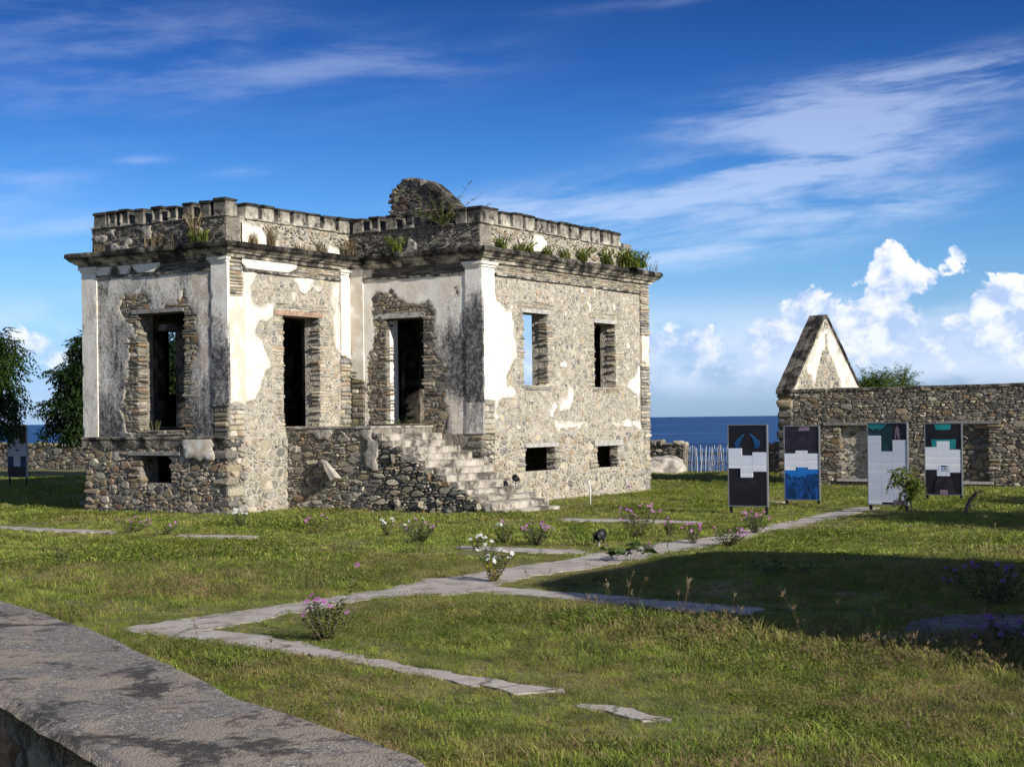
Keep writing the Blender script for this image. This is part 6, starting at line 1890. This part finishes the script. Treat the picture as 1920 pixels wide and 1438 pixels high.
frond_tree('dark leafy tree standing close behind the left corner of the house', 'leafy_tree', (-12.75, 52.0, 0), 1.6,
           [(0.3, 0, 3.9, 1.3, 1.3, 1.1), (-0.9, 0, 3.2, 1.1, 1.2, 1.0), (-0.9, 0.1, 2.1, 1.4, 1.3, 0.9), (0.6, 0, 2.3, 1.5, 1.3, 1.1), (1.7, 0.2, 3.4, 1.4, 1.3, 1.2), (-1.1, 0.2, 4.3, 0.5, 0.5, 0.35)], 5200, 10, 0.17, 0.07, 'dark_tree_leaf', 102)
frond_tree('feathery light green tree crown showing above the ruined wall', 'acacia_tree', (11.2, 48.0, -0.15), 1.2,
           [(0.0, 0, 2.35, 1.25, 1.1, 0.65), (-0.9, 0, 2.1, 0.9, 1.0, 0.65), (1.0, 0.1, 1.9, 1.1, 1.0, 0.55), (-0.4, 0.1, 2.75, 0.6, 0.6, 0.35), (1.7, 0, 1.75, 0.8, 0.7, 0.4), (0.55, 0, 3.0, 0.28, 0.3, 0.25)], 4200, 14, 0.09, 0.032, 'acacia_leaf', 103, droop=-0.1, twig_len=0.5)
frond_tree('broad tree standing out of view beyond the right edge, near', 'shade_tree', (12.9, 21.4, 0), 1.6,
           [(0.0, 0, 3.0, 2.0, 2.2, 0.9), (1.5, -0.8, 3.0, 1.6, 1.6, 1.0), (-1.2, 0.6, 2.8, 1.4, 1.4, 0.7)], 1500, 10, 0.16, 0.07, 'tree_leaf', 104)
frond_tree('broad tree standing out of view beyond the right edge, far', 'shade_tree', (16.0, 26.4, 0), 1.6,
           [(0.0, 0, 3.0, 2.2, 1.2, 0.8), (1.6, -0.8, 3.1, 1.8, 1.2, 0.9)], 1200, 10, 0.16, 0.07, 'tree_leaf', 105)
frond_tree('young sapling with long toothed leaves in front of the tallest text board', 'sapling', (6.98, 28.3, 0), 0.45,
           [(0.0, 0, 0.55, 0.14, 0.12, 0.18), (-0.16, 0, 0.68, 0.14, 0.1, 0.12), (0.02, 0, 0.36, 0.10, 0.1, 0.10)], 34, 14, 0.12, 0.042, 'weed_leaf', 106, 'sapling', 0.0, 0.014, 0.30)

def dead_bush():
    rg = random.Random(12)
    mb = MB()
    tube(mb, [(0, 0, -0.05), (0.03, 0, 0.14), (0.10, 0.02, 0.28), (0.20, 0, 0.40)], [0.035, 0.03, 0.024, 0.012], 6)
    for k in range(40):
        t = rg.uniform(0.3, 1); x, z = 0.20 * t * t + 0.02, 0.40 * t
        e = (x + rg.uniform(-0.10, 0.28), rg.uniform(-0.12, 0.12), z + rg.uniform(-0.02, 0.14))
        tube(mb, [(x, 0, z), ((x + e[0]) / 2, e[1] / 2 + 0.01, (z + e[2]) / 2 + 0.01), e], [0.007, 0.004, 0.0015], 4)
    o = mb.obj('dead_bush', MATS['dead_wood'], None); o.location = (7.75, 27.6, 0)
    tag(o, 'dark leaning dead bush in front of the farthest right display board', 'bush')
dead_bush()

# ------------------------------------------------------------------ the lawn
def grass_material():
    m, T = new_mat('lawn_blade')
    p = pos(T)
    t = T.n('ShaderNodeSeparateColor', {0: tint(T)})
    r, dry = t.outputs[0], t.outputs[1]
    rnd = T.n('ShaderNodeObjectInfo').outputs['Random']
    big = T.noise(p, 0.45, 3.0, 0.65); mid = T.noise(p, 1.5, 3.0, 0.65)
    green = T.mix(r, (0.145, 0.215, 0.036, 1), (0.295, 0.385, 0.070, 1))
    green = T.mix(T.smooth(mid, 0.38, 0.64), green, T.mix(r, (0.175, 0.205, 0.045, 1), (0.32, 0.345, 0.085, 1)))
    straw = T.mix(r, (0.17, 0.125, 0.068, 1), (0.34, 0.26, 0.15, 1))
    f = T.m('ADD', T.m('MULTIPLY', T.smooth(big, 0.47, 0.64), 0.42), T.m('ADD', dry, T.m('MULTIPLY', T.smooth(rnd, 0.70, 1.0), 0.25)), clamp=True)
    c = T.mix(f, green, straw)
    c = T.mix(T.smooth(T.noise(p, 2.6, 2.0, 0.6), 0.32, 0.68), T.mix(1.0, c, (0.60, 0.64, 0.56, 1), 'MULTIPLY'), T.mix(1.0, c, (1.35, 1.28, 1.1, 1), 'MULTIPLY'))
    d = T.n('ShaderNodeBsdfPrincipled', {'Base Color': c, 'Roughness': 0.6, 'Specular IOR Level': 0.2})
    tr = T.n('ShaderNodeBsdfTranslucent', {'Color': c})
    mx = T.n('ShaderNodeMixShader', {0: 0.30, 1: d.outputs[0], 2: tr.outputs[0]})
    o = T.n('ShaderNodeOutputMaterial')
    T.t.links.new(mx.outputs[0], o.inputs['Surface'])
    return m

def blade_proto(name, n, h, spread, width, lean, dry, seed, mat, heads=0):
    rg = np.random.default_rng(seed)
    V = []; F = []; C = []
    for k in range(n):
        a = rg.uniform(0, 6.283); b = spread * math.sqrt(rg.random()); hh = h * rg.uniform(0.45, 1.1); ln = hh * rg.uniform(0.15, lean)
        bx, by = math.cos(a) * b, math.sin(a) * b; c = rg.uniform(0, 6.283); w = width * rg.uniform(0.6, 1.25)
        c2 = c + rg.uniform(0.9, 2.2); ux, uy = math.cos(c2) * w, math.sin(c2) * w
        i = len(V); tt = rg.random(); dd = 1.0 if rg.random() < dry else 0.0
        for t, kk in ((0, 0.9), (0.45, 1.0), (0.8, 0.6), (1.0, 0.06)):
            dx = ln * t * t; z = hh * (t - 0.28 * t * t) - 0.01
            V += [(bx + math.cos(c) * dx - ux * kk, by + math.sin(c) * dx - uy * kk, z), (bx + math.cos(c) * dx + ux * kk, by + math.sin(c) * dx + uy * kk, z)]
            C += [(tt, dd)] * 2
        for q in range(3): F.append((i + q * 2, i + q * 2 + 1, i + q * 2 + 3, i + q * 2 + 2))
        if k < heads:                                   # seed head: a small fan at the tip
            tip = np.array([bx + math.cos(c) * ln, by + math.sin(c) * ln, hh * 0.72])
            for q in range(5):
                e = rg.normal(0, 1, 3); e[2] = abs(e[2]) + 0.6; e = e / np.linalg.norm(e) * 0.022
                s = np.cross(e, [0.3, 0.5, 0.2]); s = s / (np.linalg.norm(s) + 1e-6) * 0.0012
                i = len(V)
                V += [tuple(tip - s), tuple(tip + s), tuple(tip + e + s), tuple(tip + e - s)]; C += [(0.35, 1.0)] * 4
                F.append((i, i + 1, i + 2, i + 3))
    me = quick_mesh(name, np.array(V), np.array(F), 0.0, mat)
    arr = np.zeros((len(V), 4), dtype=np.float32); arr[:, :2] = np.array(C); arr[:, 3] = 1
    me.attributes['tint'].data.foreach_set('color', arr.ravel())
    return bpy.data.objects.new(name, me)

def weed_proto(name, n, leaf, wid, spread, h, seed, mat):
    rg = np.random.default_rng(seed)
    a = rg.uniform(0, 6.283, n); b = spread * np.sqrt(rg.random(n))
    B = np.stack([np.cos(a) * b, np.sin(a) * b, h * rg.random(n)], 1); c = rg.uniform(0, 6.283, n)
    D = np.stack([np.cos(c), np.sin(c), rg.uniform(0.1, 0.8, n)], 1)
    V, F, T = leaves(B, D, leaf * rg.uniform(0.6, 1.2, n), wid * rg.uniform(0.7, 1.2, n), rg.uniform(0.2, 1.0, n), rg)
    return bpy.data.objects.new(name, quick_mesh(name, V, F, T, mat))

def inpoly(P, poly, margin=0.0):
    return sdf_poly(P[:, 0], P[:, 1], poly) > -margin

def scatter(name, P, Z, idx, scl, protos, label):
    col = bpy.data.collections.new(name + '_kinds')
    for i, o in enumerate(protos):
        o.name = '%s_%02d' % (name, i); col.objects.link(o)
    n = len(P)
    rg = np.random.default_rng(len(name))
    me = bpy.data.meshes.new(name)
    me.vertices.add(n)
    me.vertices.foreach_set('co', np.stack([P[:, 0], P[:, 1], Z], 1).astype(np.float32).ravel())
    a = me.attributes.new('idx', 'INT', 'POINT'); a.data.foreach_set('value', idx.astype(np.int32))
    a = me.attributes.new('rot', 'FLOAT_VECTOR', 'POINT')
    a.data.foreach_set('vector', np.stack([rg.normal(0, 0.10, n), rg.normal(0, 0.10, n), rg.uniform(0, 6.283, n)], 1).astype(np.float32).ravel())
    a = me.attributes.new('scl', 'FLOAT_VECTOR', 'POINT')
    a.data.foreach_set('vector', np.stack([scl, scl, scl * rg.uniform(0.7, 1.2, n)], 1).astype(np.float32).ravel())
    o = bpy.data.objects.new(name, me); COL.objects.link(o)
    ng = bpy.data.node_groups.new(name, 'GeometryNodeTree')
    ng.interface.new_socket('Geometry', in_out='INPUT', socket_type='NodeSocketGeometry')
    ng.interface.new_socket('Geometry', in_out='OUTPUT', socket_type='NodeSocketGeometry')
    N = ng.nodes; Lk = ng.links
    gi = N.new('NodeGroupInput'); go = N.new('NodeGroupOutput')
    ci = N.new('GeometryNodeCollectionInfo'); ci.inputs['Collection'].default_value = col; ci.inputs['Separate Children'].default_value = True; ci.inputs['Reset Children'].default_value = True
    ip = N.new('GeometryNodeInstanceOnPoints'); ip.inputs['Pick Instance'].default_value = True
    def attr(nm, ty):
        q = N.new('GeometryNodeInputNamedAttribute'); q.data_type = ty; q.inputs['Name'].default_value = nm; return q.outputs[0]
    e = N.new('FunctionNodeEulerToRotation')
    Lk.new(attr('rot', 'FLOAT_VECTOR'), e.inputs[0]); Lk.new(e.outputs[0], ip.inputs['Rotation'])
    Lk.new(attr('scl', 'FLOAT_VECTOR'), ip.inputs['Scale']); Lk.new(attr('idx', 'INT'), ip.inputs['Instance Index'])
    Lk.new(gi.outputs[0], ip.inputs['Points']); Lk.new(ci.outputs[0], ip.inputs['Instance']); Lk.new(ip.outputs[0], go.inputs[0])
    md = o.modifiers.new('scatter', 'NODES'); md.node_group = ng
    tag(o, label, 'grass', kind='stuff')
    return o

def build_lawn():
    rg = np.random.default_rng(2024)
    gm = grass_material()
    protos = [blade_proto('k', 22, 0.080, 0.08, 0.0026, 1.1, 0.12, 1, gm), blade_proto('k', 22, 0.10, 0.08, 0.0024, 1.0, 0.25, 2, gm), blade_proto('k', 24, 0.06, 0.085, 0.0030, 1.4, 0.05, 3, gm),
              blade_proto('k', 20, 0.12, 0.09, 0.0016, 0.9, 0.6, 4, gm, 7), weed_proto('k', 20, 0.030, 0.016, 0.09, 0.05, 5, MATS['weed_leaf']), blade_proto('k', 16, 0.14, 0.07, 0.0028, 0.9, 0.2, 6, gm),
              # coarser clumps for the far lawn
              blade_proto('k', 20, 0.11, 0.16, 0.0075, 1.0, 0.10, 7, gm), blade_proto('k', 20, 0.10, 0.17, 0.0075, 1.1, 0.3, 8, gm), weed_proto('k', 22, 0.06, 0.03, 0.15, 0.08, 9, MATS['weed_leaf'])]
    zones = [(4.8, 9.5, 900), (9.5, 14, 800), (14, 20, 480), (20, 28, 190), (28, 38, 100), (38, 54, 45)]
    PP = []; II = []; SS = []
    for y0, y1, den in zones:
        xm = 0.36 * y1 + 1.5
        n = int(den * 2 * xm * (y1 - y0))
        x = rg.uniform(-xm, xm, n); y = rg.uniform(y0, y1, n)
        ok = np.abs(x) < 0.36 * y + 1.5
        P = np.stack([x[ok], y[ok]], 1)
        xp = P[:, 0] * CX + P[:, 1] * CY; yp = P[:, 0] * DX + P[:, 1] * DY
        bad = np.zeros(len(P), bool); near = np.full(len(P), -9.0)
        for k, poly in PATHS.items():
            sd = sdf_poly(P[:, 0], P[:, 1], poly)
            bad |= sd > 0.03 + 0.34 * (fbm(P[:, 0] * 2.5, P[:, 1] * 2.5, 77, 4) - 0.48)
            near = np.maximum(near, sd)
        hx, hy = xp - HX, yp - HY
        bad |= (hx > XL - 0.03) & (hx < 0.06) & (hy > -0.09) & (hy < YN)
        bad |= (hx > XW) & (hx < XE + 0.06) & (hy > YB) & (hy < YN)
        bad |= (hx > -0.1) & (hx < 5.02) & (hy > YB - 2.14) & (hy < YB)
        bad |= (hx > XL - 1.9) & (hx < XL) & (hy > YB - 2.1) & (hy < YB)
        bad |= (xp > RX0 - 0.03) & (yp > RY0 - 0.06) & (yp < RY0 + 0.6)
        bad |= (yp > 46.0)
        far = [(-9.6, 18.45), (-4.8, 12.44), (-3.43, 10.73), (-2.8, 9.78), (-2.25, 8.88), (-1.57, 7.58), (-1.12, 6.68), (-0.6, 5.92), (-0.31, 5.55), (-1.10, 4.98), (-1.62, 5.83), (-2.16, 6.76), (-3.34, 8.65), (-7.6, 15.4)]
        bad |= inpoly(P, far)
        # the soil shows through here and there
        thin = fbm(P[:, 0] * 0.9 + 20, P[:, 1] * 0.9 + 20, 55, 3)
        bad |= rg.random(len(P)) < np.clip((thin - 0.54) * 3.0, 0, 0.75)
        bare = np.hypot(hx - 0.15, hy + 0.7) < 0.75
        bad |= bare & (rg.random(len(P)) < 0.6)
        P = P[~bad]; near = near[~bad]
        m = len(P)
        patch = fbm(P[:, 0] * 0.8 + 9, P[:, 1] * 0.8 + 9, 56, 3); patch2 = fbm(P[:, 0] * 0.55 + 3, P[:, 1] * 0.55 + 3, 57, 3)
        u = rg.random(m)
        if y1 <= 20:
            idx = np.where(u < 0.34, 0, np.where(u < 0.55, 1, np.where(u < 0.85, 2, 5)))
            idx = np.where(rg.random(m) < np.clip((patch - 0.45) * 1.5, 0.05, 0.34), 3, idx)
            idx = np.where(rg.random(m) < np.clip((patch2 - 0.47) * 2.6, 0.04, 0.60), 4, idx)
        else:
            idx = np.where(u < 0.6, 6, 7); idx = np.where(rg.random(m) < np.clip((patch2 - 0.50) * 2.0, 0.03, 0.4), 8, idx)
        PP.append(P); II.append(idx); 
        tall = np.clip((fbm(P[:, 0] * 0.6 + 70, P[:, 1] * 0.6 + 70, 58, 3) - 0.35) * 2.2, 0, 1)
        tall = np.maximum(tall, np.clip(1.2 - np.abs((P[:, 1] - 13.3) + 0.86 * (P[:, 0] - 1.2)) * 0.8, 0, 1) * (P[:, 0] > 0.4) * 1.3)      # long grass before the big shadow
        hs = (0.55 + 0.60 * tall) * np.where(near > -0.6, 0.68, 1.0)
        SS.append((0.65 + 0.75 * rg.random(m) ** 1.5) * hs * (1.0 if y1 <= 20 else 0.85))
    P = np.concatenate(PP); idx = np.concatenate(II); scl = np.concatenate(SS)
    scatter('lawn_grass', P, gz(P[:, 0], P[:, 1]), idx, scl, protos, 'rough green and straw-coloured lawn grass around the ruin')
    print('grass clumps', len(P))
    # tall stalks with seed heads, thickest in front of the big shadow
    V = []; F = []; T = []
    def stalk(x, y, h):
        a = rg.uniform(0, 6.283); ln = h * rg.uniform(0.05, 0.35)
        pts = [np.array([x + math.cos(a) * ln * t * t, y + math.sin(a) * ln * t * t, h * t]) for t in (0, 0.4, 0.75, 1.0)]
        for p, q in zip(pts[:-1], pts[1:]):
            for w in (np.array([0.0016, 0, 0]), np.array([0, 0.0016, 0])):
                i = len(V); V.extend([p - w, p + w, q + w, q - w]); F.append((i, i + 1, i + 2, i + 3)); T.extend([0.4] * 4)
        for k in range(7):
            e = np.array([rg.normal(0, 0.5), rg.normal(0, 0.5), rg.uniform(0.3, 1.0)]); e = e / np.linalg.norm(e) * rg.uniform(0.02, 0.05)
            s = np.array([0.003, 0.001, 0]); i = len(V); b = pts[-1] - np.array([0, 0, rg.uniform(0, 0.03)])
            V.extend([b - s, b + s, b + e + s * 0.6, b + e - s * 0.6]); F.append((i, i + 1, i + 2, i + 3)); T.extend([rg.uniform(0, 0.8)] * 4)
    for k in range(60):
        t = rg.random(); x = 0.6 + 3.6 * t + rg.normal(0, 0.15); y = 14.4 - 3.1 * t + rg.normal(0, 0.45)
        stalk(x, y, rg.uniform(0.20, 0.42))
    for k in range(90):
        y = rg.uniform(7, 24); x = rg.uniform(-0.30, 0.32) * y
        if any(sdf_poly(np.array([x]), np.array([y]), q)[0] > -0.05 for q in PATHS.values()): continue
        if y < 13 and x < -0.3 - (y - 5.5) * 0.55: continue
        stalk(x, y, rg.uniform(0.15, 0.32))
    o = add_mesh(quick_mesh('seed_grass', np.array(V), np.array(F), np.array(T), MATS['dry_grass']), 'seed_grass')
    tag(o, 'thin brown grass stalks with seed heads standing above the lawn', 'grass', kind='stuff')
build_lawn()
